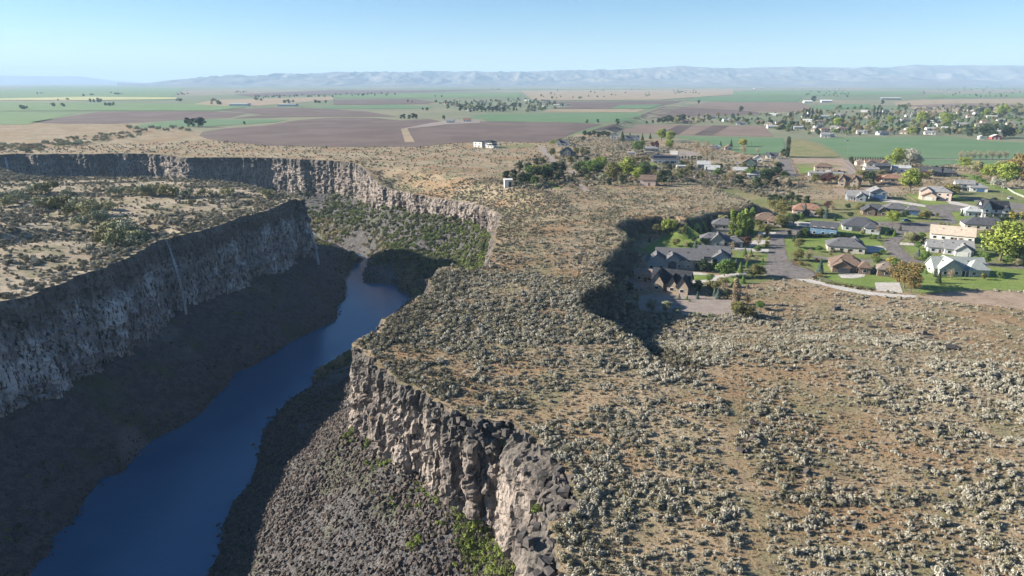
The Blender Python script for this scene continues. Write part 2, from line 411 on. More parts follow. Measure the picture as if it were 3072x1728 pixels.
def cliff(name, R, S, N, zlow, m, seed, ledge=None, ledges=0.6):
    V = []; n = len(R); rows = 84
    t = np.linspace(0, 1, rows)**1.05
    top = R[:,2]; low = zlow
    zz = top[:,None] + (low[:,None]-top[:,None])*t[None,:]
    s = np.repeat(S[:,None], rows, 1); dz = top[:,None]-zz
    # big buttresses, tall columns, broken blocks, ledges
    o = 0.10*dz
    grow = sm(0, 3.0, dz)
    o = o + grow*(1.7*fbm(s/22, zz/60, 3, seed) + 0.9*vnoise(s/6, zz/25, seed+2))
    f1,f2,c1 = worley(s/1.9 + 0.25*vnoise(s/3, zz/7, seed+31), zz/6.5, seed+4); o = o + grow*(c1*0.6 - 0.4*np.exp(-(f2-f1)*9))
    f1,f2,c2 = worley(s/0.95, zz/1.9, seed+9); o = o + sm(0,1.2,dz)*((c2-0.5)*0.75 - 0.3*np.exp(-(f2-f1)*10) - 0.9*(c2 < 0.13)*sm(4, 9, dz))
    f1,f2,c3 = worley(s/4.6+9, zz/3.4, seed+19); o = o + grow*((c3-0.5)*0.35 - 0.9*(c3 < 0.12)*sm(4, 9, dz))
    st = fbm(zz/3.4 + 0.4*fbm(s/30, zz/20, 2, seed+14), s/45, 3, seed+12); o = o + grow*ledges*st
    f1,f2,c4 = worley(s/0.75+0.3*vnoise(s/2,zz/3,seed+41), zz/3.2, seed+29); o = o + sm(0,1.2,dz)*((c4-0.5)*1.0)
    f1,f2,c5 = worley(s/1.3, zz/16, seed+61); o = o + grow*(0.35*c5 - 0.55*np.exp(-(f2-f1)*14))
    if ledge is not None: o = o + ledge[:,None]*(sm(1.0, 4.0, dz) + 0.2*sm(4, 12, dz))
    X = R[:,0][:,None] + N[:,0][:,None]*o; Y = R[:,1][:,None] + N[:,1][:,None]*o
    X[:,0] = R[:,0]; Y[:,0] = R[:,1]
    zz2 = zz + grow*0.35*vnoise(s/1.7, zz/1.7, seed+21); zz2[:,0] = top
    V = np.stack([X, Y, zz2], 2).reshape(-1,3)
    i = np.arange(n-1)[:,None]*rows + np.arange(rows-1)[None,:]; i = i.ravel()
    Fc = np.stack([i, i+1, i+rows+1, i+rows], 1)
    o_ = mesh_obj(name, V, Fc, m, smooth=False)
    tag(o_, None, kind="structure"); return o_
mk = np.where((RM[:,1] > 20))[0]; i0, i1 = mk[0], np.where(RM[:,0] < -1000)[0][0]
ledge = 5.5*sm(135, 112, RM[:,1])*(RM[:,0] > -15) 
ledge = 4.5*sm(150, 136, RM[:,1])*(RM[:,1] < 200)
zl = np.where(RM[:,1] > 420, -44.0, -40.0)
tag(cliff("canyon_wall", RM[i0:i1], RMs[i0:i1], RMn[i0:i1], zl[i0:i1], M['cliff'], 100, ledge[i0:i1]), "sunlit pale and dark basalt canyon wall along the right bank")
j1 = np.where(RL[:,0] < -900)[0]; j1 = [j for j in j1 if j > len(RL)//2][0]
tag(cliff("canyon_wall", RL[:j1], RLs[:j1], RLn[:j1], np.full(len(RL), -50.0)[:j1], M['cliff_left'], 300, None, 1.7), "shaded grey basalt canyon wall along the left bank")

# canyon floor: grid, kept where it lies between the rims
def floor_grid(x0, x1, y0, y1, st):
    xs = np.arange(x0, x1+.01, st); ys = np.arange(y0, y1+.01, st); X, Y = np.meshgrid(xs, ys); P = np.column_stack([X.ravel(), Y.ravel()])
    ok = inside(P, CANYON) | (np.minimum(seg_dist(P, RM[::16,:2]), seg_dist(P, RL[::16,:2])) < 7)
    Z = floor_h(P); nx = len(xs); i = (np.arange(len(ys)-1)[:,None]*nx+np.arange(nx-1)[None,:]).ravel()
    Q = np.stack([i, i+1, i+nx+1, i+nx], 1); Q = Q[ok[Q].any(1)]
    u, inv = np.unique(Q, return_inverse=True)
    return np.column_stack([P, Z])[u], inv.reshape(-1,4)
V1, F1 = floor_grid(-264, 24, 20, 420, 1.6)
V2, F2 = floor_grid(-1000, 44, 420.8, 780, 2.6)
V2[:,2] = np.where(V2[:,1] < 421.5, V2[:,2], V2[:,2])
fl = mesh_obj("canyon_floor", np.concatenate([V1,V2]), np.concatenate([F1, F2+len(V1)]), M['talus'], smooth=True); tag(fl, None, kind="structure")
rv = np.concatenate([RIVER]); cx = RIVER
P, Fc = cdt_sheet(RIVER, [], None)
# widen the sheet a little so that it meets the banks under the shore stones
xs = np.arange(-1000, 30, 6.0); ys = np.arange(20, 800, 6.0); X, Y = np.meshgrid(xs, ys); PP = np.column_stack([X.ravel(), Y.ravel()])
okw = inside(PP, RIVER) | (np.minimum(seg_dist(PP, BL), seg_dist(PP, BR)) < 9); nx = len(xs)
i = (np.arange(len(ys)-1)[:,None]*nx+np.arange(nx-1)[None,:]).ravel(); Q = np.stack([i, i+1, i+nx+1, i+nx], 1); Q = Q[okw[Q].any(1)]
u, inv = np.unique(Q, return_inverse=True)
wat = mesh_obj("river", np.column_stack([PP, np.full(len(PP), ZW)])[u], inv.reshape(-1,4), M['water'], smooth=True); tag(wat, None, kind="structure")

# hills on the horizon
sky_px = [(-600,228),(0,228),(155,229),(268,231),(345,246),(450,249),(512,239),(596,235),(668,231),(835,223),(1013,217),(1192,218),(1312,215),(1550,217),
          (1789,212),(1908,209),(2027,200),(2123,205),(2206,208),(2385,203),(2456,205),(2528,207),(2743,198),(2862,200),(3072,199),(3700,203)]
def hills(name, ang0, ang1, R0, R1, na, nr, prof, gain, seed):
    a = np.linspace(ang0, ang1, na); t = np.linspace(0, 1, nr); A, T = np.meshgrid(a, t)
    R = R0+(R1-R0)*T; X = np.tan(A)*R; Y = R+0*A
    sx = PCX + np.tan(A)*FPX/CP
    sy = np.interp(sx, [p[0] for p in sky_px], [p[1] for p in sky_px])
    top = (244-sy)/FPX*(R0+(R1-R0)*0.8) + CAM_Z
    rid = 1-np.abs(fbm(X/1500+.5*fbm(X/3000,Y/3000,2,seed+9), Y/3200, 5, seed))*1.6; rid2 = 1-np.abs(fbm(X/480, Y/900, 4, seed+4))*1.6
    body = sm(0, 0.85, T)
    Zh = top*np.clip(body*(0.50+0.5*sm(0.5, 0.85, T)) , 0, 1)
    Zh = Zh + body*(1-0.85*sm(0.6, 0.85, T))*gain*sm(340,620,sx)*((rid-0.62)*290 + (rid2-0.62)*110)
    Zh = np.where(T > 0.86, Zh*(1-sm(0.86, 1.0, T)*0.8), Zh) - 12*(1-sm(0,0.05,T))
    V = np.stack([X, Y, Zh], 2).reshape(-1,3); i = (np.arange(nr-1)[:,None]*na+np.arange(na-1)[None,:]).ravel()
    o = mesh_obj(name, V, np.stack([i, i+1, i+na+1, i+na], 1), M['hill'], smooth=True); tag(o, None, kind="structure"); return o
hills("hills", math.radians(-29), math.radians(46), 11500, 19000, 900, 130, None, 1.0, 501)
sky_px = [(-900,231),(-300,226),(0,226),(155,228),(230,227),(268,231),(345,241),(450,246),(560,249),(900,255)]
hills("hills", math.radians(-48), math.radians(-19), 22000, 31000, 160, 40, None, 0.3, 601)
# ------------------------------------------------------------------ fields, lawns, roads and yards laid on the ground
def on_many(S):
    S = np.asarray(S, float); dx = (S[:,0]-PCX)/FPX; yu = -(S[:,1]-PCY)/FPX; dy = yu*SP+CP; dz = yu*CP-SP
    z = np.full(len(S), -5.0)
    for _ in range(12):
        t = (z-CAM_Z)/dz; z = z + (height(np.column_stack([dx*t, dy*t]))-z)*0.7
    t = (z-CAM_Z)/dz; return np.column_stack([dx*t, dy*t, z])
ROADS = []; SHEETS = []                # world outlines of everything that keeps the sagebrush away
def sheet(name, pts, m, off, zone='0', block=True, label=None):
    S = np.array([px(zone, x, y) for x, y in pts]); W = on_many(S)[:,:2]
    D = []
    for a, b in zip(W, np.roll(W, -1, 0)):
        k = max(1, int(np.hypot(*(b-a))/max(3.0, np.hypot(*a)*0.02)))
        for i in range(k): D.append(a+(b-a)*i/k)
    D = np.array(D); lo, hi = D.min(0), D.max(0); st = max(4.0, (hi-lo).max()/26)
    X, Y = np.meshgrid(np.arange(lo[0], hi[0], st), np.arange(lo[1], hi[1], st)); P = np.column_stack([X.ravel(), Y.ravel()])
    P = P[inside(P, D)]; P = P[seg_dist(P, np.vstack([D, D[:1]])) > st*0.3] if len(P) else P
    P, Fc = cdt_sheet(D, P, None); Z = height(P)+off
    o = mesh_obj(name, np.column_stack([P, Z]), Fc, m, smooth=True); tag(o, label, kind="structure")
    if block: SHEETS.append(D)
    if name in ('road','driveway','patio','sports_court'): ROADS.append(D)
    return o
def rows(name, c, c2, ax, freq):
    def f(t, b):
        p = t.pos(); k = t.mix(t.noise(p, 0.012, 4, 0.6, 0.38, 0.62), c, c2)
        w = t.n("ShaderNodeTexWave"); w.inputs["Scale"].default_value = freq; w.inputs["Distortion"].default_value = 1.5; w.bands_direction = ax
        t.l(p, w.inputs["Vector"]); k = t.mix(t.math('MULTIPLY', w.outputs[0], 0.28), k, tuple(v*0.6 for v in c))
        t.l(k, b.inputs["Base Color"])
    return mat(name, f)
M['tilled'] = rows("tilled_soil", (0.115,0.082,0.070), (0.155,0.115,0.097), 'Y', 0.05)
M['tilled_d'] = rows("dark_tilled_soil", (0.085,0.06,0.052), (0.12,0.09,0.075), 'X', 0.06)
M['tilled_l'] = rows("pale_tilled_soil", (0.21,0.155,0.12), (0.17,0.125,0.10), 'X', 0.06)
M['crop'] = rows("green_crop", (0.10,0.175,0.08), (0.125,0.195,0.10), 'Y', 0.03)
M['crop2'] = rows("pale_green_crop", (0.12,0.20,0.075), (0.15,0.21,0.09), 'Y', 0.03)
M['stubble'] = flat("straw_stubble", (0.32,0.25,0.165), (0.25,0.195,0.125), 0.02)
M['yellow'] = flat("yellow_bloom", (0.42,0.40,0.18), (0.34,0.34,0.15), 0.01)
M['lawn'] = flat("mown_lawn", (0.138,0.20,0.045), (0.19,0.235,0.065), 0.07, bump=(3.0,0.5,0.1), fine=1.3)
M['meadow'] = flat("rough_grass", (0.16,0.175,0.065), (0.25,0.21,0.11), 0.06, bump=(1.5,0.6,0.2), fine=0.8)
M['grassy'] = flat('spring_grass', (0.14,0.165,0.058), (0.205,0.20,0.09), 0.05, bump=(1.5,0.6,0.2), fine=0.8)
M['asphalt'] = flat("worn_asphalt", (0.155,0.14,0.13), (0.20,0.18,0.165), 0.12, bump=(6,0.3,0.03), fine=0.5)
M['concrete'] = flat("pale_concrete", (0.50,0.47,0.43), (0.42,0.39,0.36), 0.25, fine=1.0)
M['gravel'] = flat("grey_gravel", (0.30,0.255,0.22), (0.24,0.20,0.175), 0.3, bump=(4,0.6,0.08), fine=1.5)
M['dirt'] = flat("bare_tan_dirt", (0.34,0.26,0.19), (0.27,0.20,0.145), 0.1, bump=(1,0.6,0.2), fine=0.7)
FO = 0.30
field = lambda p, m, o=FO, z='0', lab=None: sheet("field", p, M[m], o, z, True, lab)
# far left plain
field([(0,300),(0,270),(120,260),(420,260),(560,263),(500,300)], 'crop2', 1.0)
field([(0,301),(0,296),(250,291),(530,293),(530,298),(250,302)], 'yellow', 1.6)
field([(-60,334),(0,306),(600,314),(740,322),(640,333),(250,333)], 'crop2', 1.0)
field([(90,367),(300,335),(640,334),(740,340),(690,353),(540,360),(350,372),(200,372)], 'tilled')
field([(-80,374),(-60,338),(0,336),(220,340),(150,360),(80,374)], 'crop2')
field([(380,382),(470,368),(560,359),(860,359),(830,367),(640,379),(470,384)], 'crop', 0.4)
field([(655,330),(820,322),(1000,328),(1100,335),(1190,350),(1000,350),(830,352),(700,356),(790,344)], 'tilled', 0.45)
field([(560,318),(640,300),(1000,290),(1000,300),(780,318)], 'stubble', 0.8)
field([(890,322),(1187,314),(1300,321),(1285,326),(1000,327)], 'crop', 0.5)
field([(1000,300),(1240,297),(1300,306),(1280,312),(1000,315)], 'tilled', 0.8)
field([(1000,285),(1560,280),(1560,292),(1240,295),(1000,294)], 'crop2', 1.2)
field([(700,284),(1000,270),(1500,270),(1000,284),(750,290)], 'tilled', 1.6)
# middle
field([(597,407),(608,396),(676,386),(795,377),(900,360),(1000,353),(1120,354),(1200,362),(1290,357),(1330,366),(1460,365),(1690,367),(1806,373),
       (1733,394),(1700,408),(1647,427),(1610,428),(1508,425),(1366,429),(1244,441),(1000,441),(800,437),(690,427),(620,417)], 'tilled', 0.3, '0', "wide bare brown field with a rounded corner")
field([(1203,388),(1222,386),(1245,428),(1215,428)], 'stubble', 0.5)
field([(1200,388),(1240,380),(1290,370),(1330,364),(1440,362),(1440,369),(1340,374),(1290,380)], 'gravel', 0.55)
field([(1366,356),(1468,342),(1907,338),(1948,371),(1765,369),(1460,364),(1443,356)], 'crop', 0.35)
field([(1627,335),(1651,328),(1936,328),(1907,337)], 'stubble', 0.4)
field([(1602,306),(2048,303),(1990,316),(1920,327),(1651,327),(1724,318)], 'tilled', 0.6)
field([(1830,327),(1860,316),(1985,314),(1950,327)], 'crop', 0.9)
field([(1895,356),(1992,319),(2050,321),(2270,335),(2285,344),(2000,351),(1945,357)], 'tilled', 0.4)
stripe = [(1772,392,1835,374),(1850,398,1905,374.5),(1905,400,1975,375),(1975,403,2035,375.5),(2035,404.5,2080,376),(2080,406,2138,376.5),(2138,407,2190,377),(2190,408,2240,378),(2240,408.5,2290,379),(2318,409.5,2292,379)]
for i in range(len(stripe)-1):
    a, b = stripe[i], stripe[i+1]
    field([(a[0],a[1]),(a[2],a[3]),(b[2],b[3]),(b[0],b[1])], ('tilled_d','tilled_l','tilled_l','tilled_d','tilled_l','tilled_d','tilled_l','tilled_l','tilled_l')[i], 0.3)
field([(2021,409),(2345,414),(2354,430),(2352,455),(2300,465),(2230,463),(2130,431),(2080,421)], 'crop', 0.3)
field([(2416,418),(2560,412),(2850,410),(2880,413),(2950,423),(3072,428),(3200,433),(3200,482),(3072,478),(2766,476),(2537,473),(2490,446),(2466,430)], 'crop', 0.3, '0', "large smooth green field behind the houses at right")
field([(2760,478.5),(3200,486),(3200,500),(3000,497),(2860,492),(2800,500),(2760,492)], 'crop', 0.25)
field([(2366,418),(2416,420),(2490,447),(2520,471),(2366,471)], 'meadow', 0.3)
field([(2375,475),(2530,476),(2545,520),(2510,510),(2400,505),(2385,490)], 'dirt', 0.25)
field([(2384,492),(2470,490),(2530,500),(2440,512),(2395,508)], 'meadow', 0.32)
field([(2682,306),(2760,299),(3200,295),(3200,331),(2790,338),(2690,318)], 'stubble', 0.6)
field([(2700,318),(2900,310),(3072,312),(3072,320),(2850,324)], 'tilled_l', 0.9)
field([(2045,303),(2085,291),(2404,291),(2391,305)], 'crop', 0.8)
field([(2430,322),(2500,313),(2610,313),(2640,324),(2480,330)], 'crop', 0.7)
field([(2050,320),(2130,307),(2400,307),(2440,325),(2380,336),(2275,334)], 'tilled_l', 0.5)
field([(2200,276),(2760,272),(2760,284),(2404,288),(2200,288)], 'crop2', 1.2)
field([(2780,284),(3200,276),(3200,290),(2780,294)], 'crop2', 1.0)
field([(1560,272),(2200,268),(2200,284),(1980,300),(1600,302)], 'stubble', 1.4)
# pale scrub strip and straw verge around the house lots
field([(1500,437),(1600,432),(1608,440),(1500,446)], 'meadow', 0.25)
# bench: rough grass, lawns, drives, roads
BZO = 0.05
S_ = lambda name, p, m, o, z='0', lab=None: sheet(name, p, M[m], o, z, True, lab)
S_("meadow", [(2100,696),(2240,672),(2330,648),(2470,606),(2600,606),(2700,590),(2900,560),(3200,575),(3200,876),(2900,870),(2760,882),(2640,868),(2480,846),(2400,830),(2330,838),(2240,856),(2190,850),(2130,800)], 'grassy', 0.03)
S_("meadow", [(2430,603),(2540,598),(2545,612),(2660,614),(2760,624),(2770,640),(2700,655),(2600,655),(2500,655),(2470,640),(2420,632)], 'meadow', 0.05)
S_("meadow", [(2130,570),(2200,565),(2330,600),(2420,600),(2400,625),(2290,628),(2262,618),(2190,592)], 'meadow', 0.06)
S_("lawn", [(1878,712),(1898,700),(1935,696),(2000,702),(2110,698),(2112,750),(2100,775),(2020,772),(1985,764),(1945,762),(1915,745),(1880,735)], 'lawn', 0.05)
S_("lawn", [(2040,688),(2075,680),(2148,674),(2148,684),(2100,695),(2045,696)], 'lawn', 0.05)
S_("lawn", [(2207,753),(2306,758),(2304,795),(2250,797),(2207,771)], 'lawn', 0.05)
S_("lawn", [(2047,834),(2060,826),(2092,822),(2125,830),(2142,838),(2100,842),(2060,840)], 'lawn', 0.05)
S_("lawn", [(2188,832),(2230,826),(2222,846),(2190,856)], 'lawn', 0.05)
S_("lawn", [(2356,716),(2400,706),(2438,712),(2550,713),(2640,722),(2649,745),(2666,769),(2560,771),(2440,764),(2364,768)], 'lawn', 0.05)
S_("lawn", [(2516,678),(2640,680),(2700,688),(2695,702),(2650,714),(2560,712),(2515,706)], 'lawn', 0.05)
S_("lawn", [(2410,653),(2465,655),(2470,664),(2420,668),(2390,664)], 'lawn', 0.05)
S_("lawn", [(2500,655),(2760,645),(2790,652),(2730,663),(2640,662),(2520,665)], 'lawn', 0.06)
S_("lawn", [(2480,824),(2600,821),(2690,834),(2690,848),(2640,862),(2600,866),(2540,860),(2490,848)], 'lawn', 0.05)
S_("lawn", [(2440,786),(2510,790),(2510,810),(2470,815),(2440,800)], 'lawn', 0.05)
S_("lawn", [(2690,794),(2940,800),(3072,810),(3200,822),(3200,878),(3072,872),(2900,868),(2760,882),(2730,840)], 'lawn', 0.05)
S_("lawn", [(2715,738),(2800,743),(2960,762),(2968,783),(2765,779),(2742,762)], 'lawn', 0.05)
S_("lawn", [(2905,717),(2960,706),(3200,700),(3200,800),(3072,792),(2978,784),(2960,740)], 'lawn', 0.05)
S_("lawn", [(2850,632),(2900,628),(2945,658),(3072,654),(3200,660),(3200,696),(3072,690),(2900,674),(2866,658)], 'lawn', 0.05)
S_("lawn", [(2720,580),(2770,586),(2830,608),(2900,616),(2850,618),(2780,615),(2740,600)], 'lawn', 0.05)
S_("lawn", [(2862,582),(2900,590),(2990,606),(3050,618),(3010,619),(2930,610),(2862,598)], 'lawn', 0.05)
S_("lawn", [(2790,530),(2900,532),(2960,560),(3060,590),(3200,610),(3200,596),(3000,560),(2900,520),(2860,532)], 'lawn', 0.06)
S_("lawn", [(2395,500),(2440,505),(2440,520),(2400,522)], 'lawn', 0.37)
S_("lawn", [(2660,490),(2690,486),(2700,500),(2670,505)], 'lawn', 0.3)
S_("lawn", [(2275,505),(2310,505),(2312,516),(2280,515)], 'lawn', 0.1)
S_("lawn", [(1915,487),(1950,486),(1990,500),(1960,500)], 'lawn', 0.1)
S_("lawn", [(1640,562),(1690,558),(1680,566)], 'lawn', 0.1)
S_("dry_grass_flat", [(2740,892),(2900,872),(3200,884),(3200,960),(3072,930),(2960,915),(2850,905)], 'dirt', 0.04)
S_("dry_grass_flat", [(2060,505),(2140,488),(2230,455),(2228,470),(2150,480)], 'dirt', 0.1)
S_("yard", [(1908,892),(1960,880),(2080,885),(2210,902),(2203,940),(2110,947),(1980,942),(1920,928)], 'gravel', 0.05, '0', "grey gravel yard in front of the stone house")
S_("yard", [(1880,842),(1925,815),(1980,805),(2030,815),(2040,832),(1960,850),(1930,870),(1900,870)], 'gravel', 0.045)
S_("yard", [(2500,565),(2690,560),(2710,575),(2640,582),(2560,590),(2500,580)], 'dirt', 0.05)
S_("yard", [(1980,462),(2060,452),(2100,460),(2060,478),(1990,484),(1950,476)], 'gravel', 0.1)
R_ = lambda p, o=0.10, z='0', m='asphalt', lab=None: S_("road", p, m, o, z, lab)
R_([(2300,700),(2335,690),(2425,678),(2520,669),(2640,665),(2720,669),(2790,668),(2850,660),(2872,668),(2806,690),(2740,702),(2715,706),(2690,700),(2660,680),(2560,676),(2500,676),(2440,690),(2400,702),(2352,712),(2354,740),(2360,765),(2367,788),
    (2412,804),(2440,818),(2446,828),(2420,836),(2370,835),(2330,831),(2298,826),(2290,806),(2300,790),(2305,760),(2310,730)], 0.10, '0', 'asphalt', "asphalt street ending in a round turning place")
R_([(2806,690),(2720,703),(2660,718),(2651,732),(2663,753),(2678,777),(2699,788),(2757,784),(2734,771),(2712,753),(2694,732),(2703,720),(2744,704),(2815,690)], 0.13)
R_([(2438,768),(2540,777),(2660,781),(2795,780),(2945,786),(3072,797),(3200,806),(3200,815),(3072,806),(2945,795),(2795,789),(2660,789),(2540,785),(2438,775)], 0.11)
R_([(2775,617),(2840,613),(2950,622),(3072,632),(3200,640),(3200,652),(3072,642),(2900,632),(2850,636),(2872,668),(2850,661),(2800,648)], 0.12)
R_([(2869,585),(2950,597),(3010,604),(3072,614),(3200,628),(3200,640),(3072,630),(3000,624),(2940,610)], 0.11)
S_("gravel_path", [(2385,836),(2430,838),(2480,850),(2555,866),(2630,878),(2700,884),(2750,886),(2745,893),(2680,892),(2600,885),(2520,870),(2460,854),(2400,842)], 'concrete', 0.09)
R_([(1615,441),(1632,440),(1675,488),(1655,489),(1628,462)], 0.15, '0', 'gravel')
R_([(2336,475),(2365,476),(2391,529),(2355,529)], 0.15)
R_([(2531,481),(2549,481),(2578,525),(2545,528)], 0.36, '0', 'gravel')
S_("gravel_path", [(1690,512),(1730,510),(1735,518),(1692,520)], 'gravel', 0.12)
S_("gravel_path", [(1730,553),(1748,553),(1772,574),(1755,576)], 'gravel', 0.12)
S_("driveway", [(2196,738),(2320,750),(2318,759),(2196,750)], 'concrete', 0.085)
S_("driveway", [(2250,725),(2270,720),(2315,722),(2314,728),(2275,735),(2248,742)], 'concrete', 0.088)
S_("driveway", [(2272,698),(2330,696),(2325,702),(2280,706)], 'concrete', 0.12)
S_("driveway", [(2030,814),(2100,818),(2150,826),(2240,816),(2240,823),(2152,836),(2150,843),(2080,850),(2050,844),(2140,838),(2120,826),(2060,824),(2036,822)], 'concrete', 0.09)
S_("driveway", [(2360,662),(2440,668),(2520,666),(2510,674),(2430,680),(2360,676)], 'concrete', 0.09)
S_("driveway", [(2700,728),(2790,732),(2795,738),(2780,740),(2698,735)], 'concrete', 0.14)
S_("driveway", [(2590,738),(2645,738),(2660,748),(2655,755),(2600,758)], 'concrete', 0.09)
S_("driveway", [(2640,596),(2680,600),(2780,616),(2775,622),(2700,610),(2640,604)], 'concrete', 0.12)
S_("driveway", [(2836,602),(2870,606),(2940,622),(2930,625),(2850,612)], 'concrete', 0.125)
S_("driveway", [(2574,492),(2590,490),(2612,510),(2600,512)], 'concrete', 0.3)
S_("patio", [(2513,824),(2530,821),(2597,822),(2593,831),(2560,836),(2525,835)], 'concrete', 0.12)
S_("sports_court", [(2624,848),(2698,848),(2709,880),(2630,873)], 'concrete', 0.12, '0', "white concrete sports court beside the brown tree")
S_("patio", [(2790,744),(2810,742),(2835,756),(2815,757)], 'concrete', 0.1)
S_("kerb_bed", [(2370,780),(2385,784),(2395,798),(2430,808),(2452,822),(2446,832),(2440,818),(2412,804),(2380,797)], 'tilled_d', 0.16)
# ------------------------------------------------------------------ plants: shared shapes
def leaf_cards(C, Nn, size, r, jit=.55):
    """quads centred at C facing Nn with jitter"""
    n = len(C); Nn = Nn + r.normal(0, jit, (n,3)); Nn /= np.linalg.norm(Nn, axis=1)[:,None]+1e-9
    up = r.normal(0, 1, (n,3)); a = np.cross(Nn, up); a /= np.linalg.norm(a, axis=1)[:,None]+1e-9; b = np.cross(Nn, a)
    s = (size*r.uniform(.6, 1.35, n))[:,None]; a = a*s; b = b*s*r.uniform(.5,.95,n)[:,None]
    V = np.stack([C-a, C-b*.9+a*.1, C+a, C+b], 1).reshape(-1,3); F_ = np.arange(n*4).reshape(n,4); return V, F_
def clumps(cent, rad, per, size, r, squash=.8, jit=.55):
    Cs, Ns = [], []
    for c, q in zip(cent, rad):
        k = int(per*(q/np.mean(rad))**2)+3
        d = r.normal(0, 1, (k,3)); d /= np.linalg.norm(d, axis=1)[:,None]
        rr = q*r.uniform(.55, 1.05, k)**.6; p = d*rr[:,None]; p[:,2] *= squash
        Cs.append(np.array(c)+p); Ns.append(d)
    return leaf_cards(np.concatenate(Cs), np.concatenate(Ns), size, r, jit)
def tube(pts, rads, sides=5):
    V, F_ = [], []
    for i, (p, q) in enumerate(zip(pts, rads)):
        for k in range(sides):
            a = 2*math.pi*k/sides; V.append((p[0]+q*math.cos(a), p[1]+q*math.sin(a), p[2]))
    for i in range(len(pts)-1):
        for k in range(sides):
            k2 = (k+1)%sides; F_.append((i*sides+k, i*sides+k2, (i+1)*sides+k2, (i+1)*sides+k))
    return V, F_
def limbs(r, n, z0, z1, reach, trunk_r=.018, top=.75, upright=.5):
    V, F_ = tube([(0,0,-.02),(.01,0,.2),(0,.01,top*.6),(.01,0,top)], [trunk_r,trunk_r*.8,trunk_r*.5,trunk_r*.12], 6)
    for i in range(n):
        z = z0+(z1-z0)*r.random(); a = r.uniform(0, 6.28); L = reach*r.uniform(.6,1.1)*(1-.4*(z-z0)/(z1-z0+1e-6)); up = upright*r.uniform(.5,1.2)
        p = [(0,0,z),(math.cos(a)*L*.5,math.sin(a)*L*.5,z+L*up*.45),(math.cos(a)*L,math.sin(a)*L,z+L*up)]
        v, f = tube(p, [trunk_r*.45,trunk_r*.28,trunk_r*.08], 4); b = len(V); V += v; F_ += [tuple(k+b for k in q) for q in f]
        for _ in range(3):
            t = r.uniform(.3,.95); q0 = np.array(p[0])+(np.array(p[2])-np.array(p[0]))*t; dd = r.normal(0,.12,3)*L*1.6; dd[2] = abs(dd[2])
            v, f = tube([tuple(q0), tuple(q0+dd)], [trunk_r*.18,trunk_r*.05], 3); b = len(V); V += v; F_ += [tuple(k+b for k in q) for q in f]
    return V, F_
def newmesh(name, V, F_, m=None):
    me = bpy.data.meshes.new(name); me.from_pydata([tuple(map(float, v)) for v in V], [], [tuple(int(k) for k in f) for f in F_]); me.update()
    me.materials.append(m) if m else None
    return me
def leafmat(name, c, c2, rough=.75):
    def f(t, b):
        k = t.mix(t.rand(), c, c2)
        k = t.mix(t.noise(t.pos(obj=True), 3.5, 3, .6, .42, .66), k, tuple(v*1.35 for v in c2))
        t.l(k, b.inputs["Base Color"]); b.inputs["Subsurface Weight"].default_value = 0
    return mat(name, f, rough, .25)
LM = {'green':leafmat("leaf_green",(.065,.115,.025),(.10,.155,.035)), 'lime':leafmat("leaf_lime",(.155,.205,.03),(.20,.235,.045)),
 'olive':leafmat("leaf_olive",(.105,.11,.035),(.145,.135,.05)), 'dark':leafmat("needle_dark",(.024,.042,.020),(.038,.058,.026)),
 'blue':leafmat("needle_blue",(.055,.085,.075),(.085,.115,.10)), 'plum':leafmat("leaf_plum",(.055,.020,.022),(.085,.035,.03)),
 'tan':leafmat("budding_tan",(.23,.18,.115),(.27,.21,.13)), 'silver':leafmat("leaf_silver",(.28,.28,.23),(.34,.33,.27)),
 'pale':leafmat("budding_pale_green",(.19,.20,.09),(.23,.22,.11)), 'brown':leafmat("leaf_brown_olive",(.14,.105,.035),(.17,.125,.045)),
 'willow':leafmat("willow_grey_green",(.17,.185,.115),(.22,.23,.145)), 'yellow':leafmat("leaf_yellow",(.25,.22,.035),(.29,.25,.05))}
M['bark'] = flat("bark", (.10,.08,.06), (.15,.12,.095), 3.0)
M['bark_pale'] = flat("pale_bark", (.30,.25,.19), (.22,.18,.14), 3.0)
CR, TR = {}, {}
